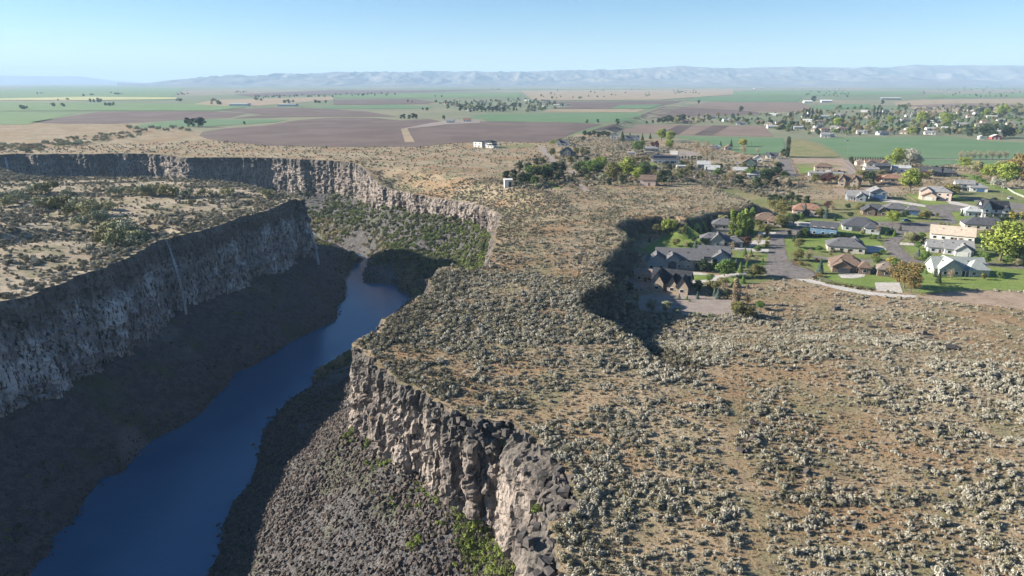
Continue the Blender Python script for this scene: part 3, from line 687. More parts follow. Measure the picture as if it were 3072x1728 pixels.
def crown_shape(kind, v):
    r = np.random.default_rng(hash((kind, v)) % 1 + {'round':1,'poplar':2,'spruce':3,'pine':4,'bare':5,'shrub':6,'wide':7}[kind]*13+v)
    if kind in ('round','wide','pine'):
        n = {'round':24,'wide':30,'pine':20}[kind]; rx = {'round':.30,'wide':.44,'pine':.21}[kind]
        d = r.normal(0,1,(n,3)); d /= np.linalg.norm(d,axis=1)[:,None]; q = r.uniform(.25,1,n)**.5
        c = d*q[:,None]*np.array([rx,rx,{'round':.36,'wide':.30,'pine':.40}[kind]]); c[:,2] += {'round':.53,'wide':.58,'pine':.50}[kind]; rad = r.uniform(.09,.165,n)*(1.1 if kind!='pine' else .95)
        V, F_ = clumps(c, rad, 105, .025, r)
    elif kind == 'poplar':
        z = r.uniform(.10,.97,34); w = .085*np.sin(np.clip((z)*math.pi,0.25,2.95))**.5; a = r.uniform(0,6.28,34)
        c = np.stack([np.cos(a)*w*.7, np.sin(a)*w*.7, z],1); V, F_ = clumps(c, r.uniform(.045,.075,34), 42, .020, r, 1.7)
    elif kind == 'spruce':
        n = 1500; z = 1-r.uniform(0,1,n)**.55*.95; tier = (z*11)%1; w = (1.02-z)*.27*(.68+.45*(1-tier)); a = r.uniform(0,6.28,n)
        q = w*r.uniform(.55,1.0,n)**.5; C = np.stack([np.cos(a)*q, np.sin(a)*q, z-.04*q/.27],1); Nn = np.stack([np.cos(a),np.sin(a),.7+0*a],1)
        V, F_ = leaf_cards(C, Nn, .026, r)
    elif kind == 'shrub':
        n = 20; a = r.uniform(0,6.28,n); q = r.uniform(0,1,n)**.5*.55; z = .22+r.uniform(0,1,n)*.55*(1-q*.8)
        c = np.stack([np.cos(a)*q, np.sin(a)*q, z],1); V, F_ = clumps(c, r.uniform(.13,.24,n), 60, .042, r, .9)
    else:
        n = 20; d = r.normal(0,1,(n,3)); d /= np.linalg.norm(d,axis=1)[:,None]; c = d*np.array([.24,.24,.38])*r.uniform(.3,1,n)[:,None]; c[:,2] += .55
        V, F_ = clumps(c, r.uniform(.09,.15,n), 34, .022, r)
    return newmesh(kind+"_crown", V, F_, LM['green'])
for k in ('round','poplar','spruce','pine','bare','shrub','wide'):
    CR[k] = [crown_shape(k, v) for v in range(4 if k in ('round','pine','spruce') else 3)]
    r = np.random.default_rng(5)
    a = {'round':(8,.22,.55,.30,.022,.8,.7),'wide':(9,.18,.5,.42,.030,.7,.55),'pine':(6,.25,.7,.22,.020,.8,.4),'poplar':(6,.1,.8,.08,.012,.92,2.0),
         'spruce':(4,.1,.5,.10,.016,.9,.1),'bare':(16,.18,.75,.26,.020,.92,1.0),'shrub':(7,.02,.12,.4,.02,.3,.9)}[k]
    V, F_ = limbs(r, *a); TR[k] = newmesh(k+"_trunk", V, F_, M['bark_pale'] if k in ('bare',) else M['bark'])
NICE = {'round':'leafy tree','poplar':'tall narrow poplar','spruce':'conical conifer','pine':'bushy conifer','bare':'thinly leafed tree','shrub':'spreading shrub','wide':'broad spreading tree'}
CW = {'green':'green','lime':'lime green','olive':'olive green','dark':'dark green','blue':'blue grey','plum':'dark plum red','tan':'pale tan','silver':'silvery white',
      'pale':'pale green','brown':'olive brown','willow':'grey green','yellow':'golden yellow'}
OBJN = {'round':'leafy_tree','poplar':'poplar_tree','spruce':'spruce_tree','pine':'pine_tree','bare':'budding_tree','shrub':'large_shrub','wide':'spreading_tree'}
TREES = []
def add_tree(x, y, z, h, kind, colr, parts=True, wide=1.0, grp=None, lab=None):
    me = CR[kind][random.randrange(len(CR[kind]))]; rz = random.uniform(0,6.28); w = wide*random.uniform(.9,1.12)
    if parts:
        o = empty(OBJN[kind], (x,y,z-.05), rz); o.scale = (h*w,h*w,h)
        c = link(bpy.data.objects.new("crown", me)); c.parent = o
        t = link(bpy.data.objects.new("trunk", TR[kind])); t.parent = o
    else:
        o = c = link(bpy.data.objects.new(OBJN[kind], me)); o.location = (x,y,z-.05-.1*h*(kind not in('spruce','shrub'))); o.rotation_euler[2] = rz; o.scale = (h*w,h*w,h)
    c.material_slots[0].link = 'OBJECT'; c.material_slots[0].material = LM[colr]
    o["category"] = 'shrub' if kind == 'shrub' else 'tree'
    TREES.append(dict(o=o, x=x, y=y, z=z, h=h, kind=kind, col=colr, grp=grp, lab=lab))
    return o
# ------------------------------------------------------------------ houses
def wallmat(name, c, k=.86): return flat(name, c, tuple(v*k for v in c), 0.9, rough=.85, fine=2.5)
WM = {n: wallmat("wall_"+n, c) for n, c in dict(white=(.72,.70,.66), cream=(.58,.52,.43), tan=(.42,.34,.26), stone=(.38,.31,.24), grey=(.34,.34,.33), bluegrey=(.27,.31,.34),
      blue=(.13,.24,.36), pink=(.62,.49,.42), dark=(.10,.105,.11), brown=(.22,.16,.12), green=(.40,.42,.38), red=(.42,.09,.08), palegrey=(.52,.53,.53), darkgreen=(.07,.10,.085)).items()}
def roofmat(name, c):
    def f(t, b):
        k = t.mix(t.noise(t.pos(), .8, 5, .7, .35, .65), c, tuple(v*1.35 for v in c)); k = t.mix(t.noise(t.pos(), 6, 2, .6, .5, .8), k, tuple(v*.6 for v in c))
        t.l(k, b.inputs["Base Color"])
    return mat(name, f, .85, .25)
RF = {n: roofmat("roof_"+n, c) for n, c in dict(slate=(.062,.064,.072), charcoal=(.10,.10,.105), grey=(.19,.19,.19), palegrey=(.33,.34,.33), brown=(.135,.095,.072), redbrown=(.21,.12,.085),
      tan=(.40,.33,.26), black=(.028,.03,.036), white=(.62,.61,.58), greengrey=(.26,.28,.26), taupe=(.17,.14,.115), blue=(.30,.40,.46)).items()}
M['trim'] = flat("white_trim", (.74,.73,.70), rough=.6); M['pane'] = flat("window_glass", (.018,.024,.032), rough=.08, spec=.6)
M['door'] = flat("house_door", (.10,.06,.045), rough=.5); M['gdoor'] = flat("garage_door_white", (.62,.61,.58), (.56,.55,.52), .6, .6)
M['gdoor_d'] = flat("garage_door_dark", (.05,.055,.065), (.07,.075,.085), .6, .5); M['gdoor_b'] = flat("garage_door_blue", (.06,.13,.26), (.08,.15,.28), .6, .5)
M['solar'] = flat("solar_glass", (.012,.016,.035), rough=.15, spec=.6)
BOXF = [(0,3,2,1),(4,5,6,7),(0,1,5,4),(1,2,6,5),(2,3,7,6),(3,0,4,7)]
def boxv(x0,x1,y0,y1,z0,z1): return [(x0,y0,z0),(x1,y0,z0),(x1,y1,z0),(x0,y1,z0),(x0,y0,z1),(x1,y0,z1),(x1,y1,z1),(x0,y1,z1)]
_unit = {}
def unit_box(m):
    if m.name not in _unit: _unit[m.name] = newmesh("unit_box", boxv(-.5,.5,-.5,.5,-.5,.5), BOXF, m)
    return _unit[m.name]
def pbox(name, m, parent, c, s, rz=0):
    o = link(bpy.data.objects.new(name, unit_box(m))); o.parent = parent; o.location = c; o.scale = s; o.rotation_euler[2] = rz; return o
def wing(root, cx, y0, L, W, h, rh, typ, ax, wm, rm, ov=.55):
    x0, x1, y1 = cx-L/2, cx+L/2, y0+W
    V = boxv(x0,x1,y0,y1,-.8,h); Fc = [f for f in BOXF if f != (4,5,6,7)]
    if typ == 'g':
        if ax == 'x': V += [(x0,(y0+y1)/2,h+rh),(x1,(y0+y1)/2,h+rh)]; Fc += [(4,8,7),(5,6,9)]
        else: V += [((x0+x1)/2,y0,h+rh),((x0+x1)/2,y1,h+rh)]; Fc += [(4,5,8),(7,9,6)]
    w = newmesh("wall", V, Fc, wm); wo = link(bpy.data.objects.new("wall", w)); wo.parent = root
    t = .28
    if typ == 'f':
        rv = boxv(x0-.35,x1+.35,y0-.35,y1+.35,h-.002,h+.45); rf = BOXF
    elif typ == 'g':
        rv, rf = [], []
        if ax == 'x':
            s = rh/(W/2); e = h-s*ov; ym = (y0+y1)/2
            for ya, yb in ((y0-ov, ym), (y1+ov, ym)):
                b = len(rv); rv += [(x0-ov,ya,e),(x1+ov,ya,e),(x1+ov,yb,h+rh),(x0-ov,yb,h+rh)] + [(x0-ov,ya,e+t),(x1+ov,ya,e+t),(x1+ov,yb,h+rh+t),(x0-ov,yb,h+rh+t)]
                rf += [tuple(k+b for k in f) for f in BOXF]
        else:
            s = rh/(L/2); e = h-s*ov; xm = (x0+x1)/2
            for xa, xb in ((x0-ov, xm), (x1+ov, xm)):
                b = len(rv); rv += [(xa,y0-ov,e),(xb,y0-ov,h+rh),(xb,y1+ov,h+rh),(xa,y1+ov,e)] + [(xa,y0-ov,e+t),(xb,y0-ov,h+rh+t),(xb,y1+ov,h+rh+t),(xa,y1+ov,e+t)]
                rf += [tuple(k+b for k in f) for f in BOXF]
    else:
        a0,a1,b0,b1 = x0-ov,x1+ov,y0-ov,y1+ov; e0, e1 = h-.12, h+.18
        rv = boxv(a0,a1,b0,b1,e0,e1); ins_ = min(L,W)/2+ov
        if L >= W: rv += [(a0+ins_,(b0+b1)/2,e1+rh),(a1-ins_+.01,(b0+b1)/2,e1+rh)]; rf = [(0,3,2,1),(0,1,5,4),(1,2,6,5),(2,3,7,6),(3,0,4,7),(4,5,9,8),(6,7,8,9),(5,6,9),(7,4,8)]
        else: rv += [((a0+a1)/2,b0+ins_,e1+rh),((a0+a1)/2,b1-ins_+.01,e1+rh)]; rf = [(0,3,2,1),(0,1,5,4),(1,2,6,5),(2,3,7,6),(3,0,4,7),(5,6,9,8),(7,4,8,9),(4,5,8),(6,7,9)]
    ro = link(bpy.data.objects.new("roof", newmesh("roof", rv, rf, rm))); ro.parent = root
    return wo, ro
def window(wo, x, y, z, w, h, side):
    rz = 0 if side == 'f' else math.pi/2
    f = pbox("window", M['trim'], wo, (x,y,z), (w+.24,.10,h+.24), rz)
    g = pbox("pane", M['pane'], f, (0,0,0), (w/(w+.24),1.5,h/(h+.24)))
    return f
def house(x, y, z, rot, wings, wm, rm, label, name="house", cat="house", gar=None, doors=True, wins=True, chim=None, grp=None, solar=None, gmat='gdoor', porch=None):
    o = empty(name, (x,y,z), math.radians(rot)); tag(o, label, cat, grp)
    for i, wg in enumerate(wings):
        cx, y0, L, W, h, rh, typ, ax = wg[:8]; wmm = WM[wg[8]] if len(wg) > 8 else WM[wm]; rmm = RF[wg[9]] if len(wg) > 9 else RF[rm]
        wo, ro = wing(o, cx, y0, L, W, h, rh, typ, ax, wmm, rmm)
        if wins:
            st = [1.6] if h < 4.6 else [1.5, 4.3]
            for zz in st:
                n = max(1, int(L/4.2)); 
                for k in range(n):
                    wx = cx-L/2+(k+.5)*L/n
                    if gar and zz < 2 and any(abs(wx-g[0]) < g[2]/2+.9 and abs(g[1]-y0) < .2 for g in gar): continue
                    window(wo, wx, y0-.02, zz, 1.5, 1.3, 'f')
                for sx in (-1, 1):
                    for k in range(max(1, int(W/5.5))): window(wo, cx+sx*(L/2+.02), y0+(k+.5)*W/max(1,int(W/5.5)), zz, 1.3, 1.2, 's')
        if min(L, W) > 5 and typ != 'f':
            for k in (-.22, .18): pbox("roof_vent", M['gdoor_d'], ro, (cx+k*L, y0+W*(.5-.2 if ax == 'x' else .5), h+rh*.62+.3), (.4,.4,.55))
        if i == 0 and doors: pbox("door", M['door'], wo, (cx+L*.08, y0-.03, 1.05), (1.1,.12,2.1))
        if i == 0 and chim: pbox("chimney", WM['stone'], ro, (cx+chim*L, y0+W*.55, h+rh*.8), (1.0,.9,1.9))
        if i == 0 and solar:
            s = math.atan2(rh, W/2)
            for k in range(int(L/1.9)-1):
                q = pbox("solar_panel", M['solar'], ro, (cx-L/2+1.6+k*1.85, y0+W*.22, h+rh*.45+.36), (1.7,W*.34,.06)); q.rotation_euler = (s,0,0)
    for g in gar or []:
        gx, gy, gw, gh = g; gd = pbox("garage_door", M[gmat], o, (gx, gy-.05, gh/2), (gw,.14,gh))
        for k in range(1, 4): pbox("panel_rail", M['trim'] if gmat == 'gdoor' else M['gdoor_d'], gd, (0,-.1,-.5+k/4), (.98,1.0,.02))
    if porch:
        a, b, yy, hh = porch
        pr = pbox("porch_roof", RF[rm], o, ((a+b)/2, yy-1.5, hh), (b-a,3.2,.25))
        for k in range(4): pbox("porch_post", M['trim'], o, (a+.3+(b-a-.6)*k/3, yy-2.9, hh/2), (.22,.22,hh))
    return o
HOUSES = []
def H(zone, xp, yp, rot, wings, wm, rm, label, **k):
    HOUSES.append((px(zone, xp, yp), rot, wings, wm, rm, label, k))
G, HP = 'g', 'h'
H('D',560,356,-28,[(0,0,14,9,4.7,2.6,G,'x')],'blue','slate',"blue two bay garage with a dark gable roof beside the street", name="garage", cat="garage", wins=True, doors=False)
H('D',935,318,-22,[(0,0,19,14,3.2,4.2,HP,'x'),(6,-3,8,6,3.2,2.4,HP,'x')],'palegrey','slate',"pale house with a big dark hip roof and white framed porch openings", gar=[(-2,0,5,2.4)], gmat='gdoor_d')
H('D',790,528,-20,[(0,0,18,12,3.2,3.6,HP,'x'),(5,5,8,12,3.2,3.4,HP,'y')],'cream','charcoal',"cream house with a slate grey hip roof on the lawn beside the curving street")
H('D',860,738,-16,[(-2,2,14,12,3.3,4.2,HP,'x'),(-5,0,8,6,3.1,2.4,G,'y'),(5,0,5,6,3.2,2.6,HP,'y')],'brown','brown',"brown hip roofed house with a covered patio facing the gravel path", chim=.2, gmat='gdoor_d', gar=[(-4,0,5,2.4)])
H('D',1195,768,-16,[(0,0,7.6,6.5,3.3,2.7,HP,'x')],'brown','taupe',"small brown square outbuilding with pyramid roof next to the brown tree", name="outbuilding", cat="outbuilding", doors=False)
H('D',1960,768,-6,[(0,3,23,9,3.3,4.2,G,'x'),(-5.5,0,10,9,3.4,4.4,G,'y'),(7,0,9,8,3.3,3.9,HP,'y')],'green','greengrey',"pale grey green house with two front gables on the wide lawn at right", porch=(-1,5,3,2.8))
H('D',1850,412,-30,[(0,0,21,13,3.6,3.6,G,'x',)],'white','tan',"long white house with a beige gable roof and blue shaded end", gmat='gdoor_b')
H('D',1860,560,-22,[(-6,4,10,9,3.3,2.8,G,'x'),(3,2,13,11,3.4,3.6,G,'x'),(4.5,0,7,6,3.2,2.8,G,'y')],'palegrey','grey',"light grey house of several low gables with a concrete walk", gar=[(4.5,0,4.6,2.4)])
H('D',2200,305,-20,[(0,0,23,11,3.2,3.4,HP,'x'),(6,4,10,10,3.2,3.2,HP,'y')],'cream','slate',"cream house under a long dark hip roof left of the tall lime tree")
H('D',2290,180,-12,[(0,1,15,9,5.6,4.4,G,'x'),(-5.5,0,5,9.5,6.0,4.6,G,'y'),(5.5,0,4,4,5.2,2.4,G,'y')],'white','black',"two storey white farmhouse with steep black gable roof", porch=(-7,7,1,2.9))
H('D',2080,168,-12,[(0,0,11,7,3.3,2.6,HP,'x')],'palegrey','palegrey',"pale grey outbuilding left of the white farmhouse", name="outbuilding", cat="outbuilding")
H('D',1090,160,-18,[(0,2,15,10,3.2,3.4,HP,'x'),(-4,0,7,6,3.1,2.6,G,'y'),(4,0,6,5,3.1,2.6,G,'y')],'taupe' if 'taupe' in WM else 'brown','slate',"dark roofed house behind the yellow umbrella shaped tree")
H('D',1370,148,-18,[(-4,2,13,9,3.2,3.2,HP,'x'),(5,0,8,8,3.2,2.8,HP,'x')],'grey','charcoal',"grey house with blue garage doors at the street corner", gar=[(5,0,5.6,2.5)], gmat='gdoor_b')
H('D',400,158,-20,[(0,2,17,10,3.4,3.4,HP,'x'),(-5,0,7,6,3.4,2.6,HP,'y'),(5,0,7,6,4.2,2.6,HP,'y')],'pink','redbrown',"pinkish house with a red brown hip roof behind the blue spruces")
H('S',2000,225,-20,[(0,0,15,11,3.2,3.6,HP,'x'),(5,-3,8,6,3.1,2.4,HP,'x')],'tan','brown',"tan house with a brown hip roof right of the poplars")
H('S',1490,335,-14,[(0,0,13,9,5.6,2.8,HP,'x'),(0,-2.4,12,2.6,2.8,.5,'f','x')],'tan','charcoal',"two storey tan house half hidden by the poplars", doors=False)
H('S',1440,490,-14,[(-2,2,16,9,3.4,3.2,HP,'x'),(-1,0,7,7,3.6,3.4,G,'y'),(8,1,8,8,3.2,2.6,HP,'x')],'grey','charcoal',"grey house with several hip roofs behind the white driveway", gar=[(8,1,5.4,2.4)], gmat='gdoor_d')
H('S',1380,700,-12,[(0,3,15,12,3.4,4.0,G,'x'),(3,0,8,7,3.3,3.0,G,'y')],'palegrey','charcoal',"large grey gabled house between the workshop and the lawn", gar=[(3,0,5.4,2.6)])
H('S',880,775,-10,[(3,4,22,13,4.8,4.0,G,'x'),(-8,0,9,8,4.4,3.2,G,'y'),(-.5,0,6,7,5.4,2.4,G,'y')],'grey','charcoal',"big dark grey workshop with a tall garage bay below the scarp", name="workshop", cat="workshop", gar=[(-.5,0,3.8,4.4)], gmat='gdoor_d', doors=False)
H('S',820,1035,-24,[(0,3,16,10,3.6,4.6,G,'x'),(-5,0,5.5,8,4.0,4.4,G,'y'),(1.5,0,4,6,3.6,3.4,G,'y'),(6,-1,5,6,3.6,3.8,G,'y')],'stone','black',"stone house with many steep dark gables facing the gravel yard", chim=.1)
H('S',530,905,-24,[(0,0,9,6,3.2,2.0,G,'x')],'tan','taupe',"low brown roofed shed at the foot of the shaded scarp", name="shed", cat="shed")
H('G',910,680,-20,[(0,3,14,9,3.4,3.0,G,'x'),(2,0,6,6,3.2,2.6,G,'y')],'bluegrey','grey',"grey house with a covered deck on the rough meadow", porch=(-7,-1,3,2.7))
H('G',1115,662,-14,[(0,0,11.5,12,5.0,3.0,G,'y')],'bluegrey','grey',"tall slate blue shop with its gable end to the street", name="shop_building", cat="workshop", gar=[(0,0,7,3.4)], gmat='gdoor_b', doors=False)
H('G',1680,668,-30,[(0,0,20,12,6.0,3.0,HP,'x'),(-6,-1.5,7,5,6.2,2.6,G,'y')],'pink','grey',"large two storey pale pink house with a grey hip roof", chim=.15)
H('G',1620,672,-26,[(0,0,9,8,3.2,2.4,G,'y')],'pink','redbrown',"small pink gabled garage in front of the large pink house", name="garage", cat="garage", gar=[(0,0,5,2.4)], doors=False)
H('G',2030,582,-20,[(-3,2,13,8,5.4,2.4,G,'x'),(-8,0,6,7,3.2,2.6,G,'y'),(6,0,12,9,3.2,2.8,HP,'x')],'white','grey',"white house with grey gables below the silver shrub", gar=[(7,0,5,2.4)], gmat='gdoor_b')
H('G',830,535,-24,[(0,2,16,10,4.6,4.4,G,'x'),(-6,0,5,7,5.0,4.0,G,'y'),(3,0,6,6,4.6,4.2,G,'y')],'stone','brown',"tall brown stone house with steep gables beside the plum tree", chim=-.35)
H('G',1710,430,-16,[(-6,0,17,10,3.4,4.0,G,'x'),(8,1,15,9,3.3,3.2,HP,'x')],'dark','slate',"long dark slate house behind the plum bush")
H('G',565,392,-18,[(0,0,15,11,5.2,3.2,HP,'x')],'tan','brown',"tan two storey house with a brown hip roof beside the bare lot", gar=[(4,0,5,2.4)])
H('G',590,440,-18,[(0,0,28,9,3.4,1.0,G,'x')],'palegrey','grey',"long low grey roofed building in front of the tan two storey house")
H('G',1100,335,-12,[(0,2,20,9,3.2,3.2,G,'x'),(-6,0,8,6,3.3,3.0,G,'y'),(7,0,7,6,3.2,2.8,G,'y')],'cream','brown',"cream ranch house with a brown roof below the green field")
H('G',945,322,-12,[(0,0,9,8,3.4,2.6,HP,'x')],'pink','taupe',"small pinkish garage left of the cream ranch house", name="garage", cat="garage", doors=False)
H('G',1050,402,-14,[(0,0,12,9,4.0,1.2,G,'x')],'white','grey',"white walled shop left of the dark blue shed", name="shop_building", cat="workshop")
H('G',1155,395,-14,[(0,0,13,11,6.4,1.8,G,'x')],'dark','slate',"tall dark blue shed with a pale door frame", name="shed", cat="shed", gar=[(-2,0,4.4,4.6)], gmat='gdoor_d', doors=False, wins=False)
H('G',1350,395,-16,[(0,0,15,9,4.4,2.0,G,'x')],'white','palegrey',"white metal shed with a pale roof below the silver tree", name="shed", cat="shed", doors=False)
H('G',1250,488,-14,[(0,0,15,10,3.0,2.8,HP,'x')],'tan','redbrown',"low house with a red brown roof left of the big lime green tree")
H('G',2345,392,-14,[(0,0,12,9,5.0,2.8,HP,'x')],'pink','redbrown',"pinkish house among the lime green trees at the right edge")
H('E',1425,602,-14,[(0,0,11.5,8,4.6,2.8,G,'x')],'pink','brown',"pale barn with a brown gable roof alone on the sagebrush rise", name="barn", cat="barn", wins=False)
H('E',82,618,6,[(0,0,6,6,5.4,.4,'f','x')],'white','white',"small white flat roofed box building at the canyon edge", name="pump_house", cat="building", gar=[(1.2,0,2.2,4.2)], gmat='gdoor_d', doors=False, wins=False)
H('B',1095,645,-32,[(-6,0,12,11,6.4,.5,'f','x'),(6,2,14,11,6.0,2.6,HP,'x'),(12,0,9,8,3.4,1.6,HP,'x')],'white','black',"white modern two storey house alone on the far rim")
H('E',632,320,-18,[(0,0,11,10,5.0,4.0,G,'y'),(7,2,5,7,3.2,1.2,G,'x')],'dark','slate',"dark grey barn with a steep roof beside the far road", name="barn", cat="barn", doors=False)
H('E',605,218,-10,[(0,0,14,9,3.6,3.6,G,'x'),(-5,-1,5,8,4.0,3.6,G,'y')],'white','charcoal',"white gabled house at the edge of the wide brown field")
H('E',1098,150,-12,[(0,0,9,9,4.4,3.8,G,'y')],'white','charcoal',"small white gable fronted house behind the sagebrush flat")
H('E',1265,165,-8,[(0,2,22,9,3.4,3.0,G,'x'),(-8,0,7,6,3.6,3.4,G,'y'),(8,0,7,6,3.6,3.4,G,'y')],'white','slate',"white ranch house with two white trimmed gables")
H('E',1460,272,-8,[(0,0,18,9,3.4,2.2,HP,'x')],'green','grey',"low grey green house under pale trees beside the work yard")
H('E',1595,388,-8,[(0,0,25,9,4.4,3.0,G,'x')],'white','slate',"long white house with solar panels over its dark roof", solar=True, gar=[(2,0,4,2.4),(7,0,4,2.4)], gmat='gdoor_d')
H('E',1678,300,-20,[(0,0,9,3.2,3.2,.4,'f','x')],'white','white',"white box trailer parked in the work yard", name="box_trailer", cat="trailer", doors=False, wins=False)
H('E',1265,303,-6,[(0,0,8,3,2.4,.3,'f','x')],'cream','white',"short cream trailer at the edge of the gully", name="box_trailer", cat="trailer", doors=False, wins=False)
H('E',1440,297,-6,[(0,0,9,3,2.4,.3,'f','x')],'cream','tan',"tan flat trailer between the gully and the work yard", name="box_trailer", cat="trailer", doors=False, wins=False)
H('E',1965,440,-12,[(0,0,12,9,4.4,2.8,G,'x')],'grey','palegrey',"grey house with a pale metal roof among the junipers")
H('E',1790,450,-8,[(0,0,15,8,3.2,.6,'f','x')],'cream','palegrey',"flat roofed cream house left of the grey metal roofed one")
H('E',2400,425,-26,[(0,0,13,13,4.2,4.4,G,'y'),(-6,3,8,7,3.2,2.6,G,'x')],'darkgreen','taupe',"dark green house with its steep gable turned to the canyon", chim=.2)
H('F',1940,465,-16,[(0,0,12,8,3.4,2.8,G,'x'),(-4,-1,5,6,3.6,2.8,G,'y')],'white','slate',"white house with a dark roof beside the dark cypress")
H('F',1680,525,-16,[(0,0,9,8,3.6,3.0,G,'y')],'white','grey',"white gabled house behind the dark green house")
H('F',870,298,-8,[(-3,0,6,5,3.2,1.6,G,'x'),(4,-.5,7,5,3.4,1.8,G,'x')],'white','palegrey',"pair of joined white sheds at the edge of the green field", name="shed", cat="shed", doors=False)
H('F',1135,310,-10,[(0,0,9,7,3.2,2.8,G,'y')],'cream','redbrown',"cream cottage between two dark trees by the green field")
H('F',830,745,-14,[(0,0,13,9,4.0,3.2,G,'x')],'cream','palegrey',"cream house with a pale roof above the dry grass slope")
H('F',1635,830,-18,[(0,0,14,9,3.2,2.4,HP,'x')],'grey','palegrey',"house with a light grey hip roof behind the dark pines")
H('F',1350,742,-14,[(0,0,12,8,3.2,2.2,G,'x')],'white','palegrey',"white house behind the pale tan budding tree")
H('C',1165,558,-16,[(-4,0,13,9,4.2,2.8,G,'x'),(7,2,7,7,3.6,2.4,G,'y')],'palegrey','grey',"pale grey barn at the top edge of the large green field", name="barn", cat="barn")
H('C',2378,574,-10,[(0,0,13,9,4.2,3.0,G,'y')],'red','palegrey',"red barn with white doors beyond the large green field", name="barn", cat="barn", gar=[(-2.4,0,2.6,3.2),(2.6,0,2.6,3.2)], doors=False, wins=False)
H('C',2270,572,-10,[(0,0,7,6,3.6,1.8,G,'y')],'white','palegrey',"small white shed left of the red barn", name="shed", cat="shed", doors=False)
H('B',860,464,-6,[(0,0,14,10,4.0,3.4,G,'x')],'white','bluegrey' if 'bluegrey' in RF else 'grey',"white farmhouse on the track through the brown field")
H('B',985,456,-6,[(0,0,14,9,4.4,3.2,G,'x')],'white','redbrown',"farm building with a red roof above the brown field", name="barn", cat="barn")
H('A',2160,350,-4,[(0,0,58,30,6,1.5,G,'x')],'palegrey','palegrey',"long pale roofed warehouse on the far left plain", name="warehouse", cat="warehouse", wins=False, doors=False)
H('A',1800,348,-4,[(0,0,60,26,7,2,G,'x')],'white','palegrey',"white farm shed left of the long far warehouse", name="shed", cat="shed", wins=False, doors=False)
H('C',1020,310,-6,[(0,0,30,18,6,3,G,'x')],'white','white',"white farm shed at the left end of a far row", name="shed", cat="shed", wins=False, doors=False)
H('C',1155,305,-6,[(0,0,40,18,6,3,G,'x')],'white','white',"longest white shed in the far farm row", name="shed", cat="shed", wins=False, doors=False)
H('C',1620,285,-3,[(0,0,85,20,6,2,G,'x')],'dark','white',"very long dark barn with a white roof on the far plain", name="barn", cat="barn", wins=False, doors=False)
H('C',670,208,-3,[(0,0,120,40,7,2,G,'x')],'cream','white',"long pale shed under the hills", name="shed", cat="shed", wins=False, doors=False)
HP_W = on_many([h[0] for h in HOUSES])
LAND = []; FOOT = []
for (pp, rot, wings, wm, rm, label, k), w in zip(HOUSES, HP_W):
    house(w[0], w[1], w[2], rot, wings, wm if wm in WM else 'tan', rm if rm in RF else 'grey', label, **k)
    LAND.append((pp, w, label)); mw = max(abs(g[0])+g[2]/2 for g in wings); md = max(g[1]+g[3] for g in wings)
    c, s = math.cos(math.radians(rot)), math.sin(math.radians(rot))
    FOOT.append(np.array([(w[0]+c*a-s*b, w[1]+s*a+c*b) for a, b in ((-mw-1,-3),(mw+1,-3),(mw+1,md+1),(-mw-1,md+1))]))
# the distant subdivision and village: small houses standing alike among trees
T1 = np.array([(2000,354),(2290,342),(2600,332),(2850,322),(3072,318),(3072,408),(2850,404),(2420,408),(2335,393),(2295,377),(2000,372)], float)
T2 = np.array([(1290,307),(1600,298),(1724,318),(1620,335),(1400,334)], float)
def in_px(poly, n, gap, seed):
    r = np.random.default_rng(seed); out_ = []; lo, hi = poly.min(0), poly.max(0)
    for _ in range(n*14):
        q = lo+(hi-lo)*r.random(2)
        if inside([q], poly)[0] and (gap == 0 or all(abs(q[0]-p[0])*1.0+abs(q[1]-p[1])*3.0 > gap for p in out_)): out_.append(tuple(q))
        if len(out_) >= n: break
    return np.array(out_)
tn = in_px(T1, 62, 34, 3); tv = in_px(T2, 22, 20, 4)
proto = []
for wmn, rfn, wg in (('white','grey',[(0,0,16,9,3.2,2.6,G,'x'),(4,-2,6,5,3.2,2.4,G,'y')]),('cream','taupe',[(0,0,15,10,3.2,3,HP,'x')]),('palegrey','charcoal',[(0,0,17,9,3.4,3,G,'x'),(-5,-2,6,5,3.3,2.6,G,'y')]),('white','palegrey',[(0,0,20,8,3.2,1.8,G,'x')]),('pink','brown',[(0,0,14,10,4.8,3,HP,'x')])):
    proto.append((wg, wmn, rfn))
def copy_tree(o, parent=None):
    c = o.copy(); link(c); c.parent = parent
    for ch in o.children: copy_tree(ch, c)
    return c
built = {}
for q, lab, grp in [(tn, "among trees of the far subdivision", "houses of the far subdivision"), (tv, "in the distant village above the green strip", "houses of the distant village")]:
    W = on_many(q); where = lab
    for i, w in enumerate(W):
        k = i % len(proto); wg, a, b = proto[k]; lab = ('white house with grey gables ','cream house with brown hip roof ','pale grey house with dark gables ','long low white house ','two storey pink house ')[k]+where
        if k not in built:
            built[k] = house(w[0], w[1], w[2], random.uniform(-35,10), wg, a, b, lab, grp=grp)
        else:
            o = copy_tree(built[k]); o.location = w; o.rotation_euler[2] = math.radians(random.uniform(-35,10)); o["label"] = lab; o["group"] = grp
        FOOT.append(np.array([(w[0]-9,w[1]-4),(w[0]+9,w[1]-4),(w[0]+9,w[1]+11),(w[0]-9,w[1]+11)]))
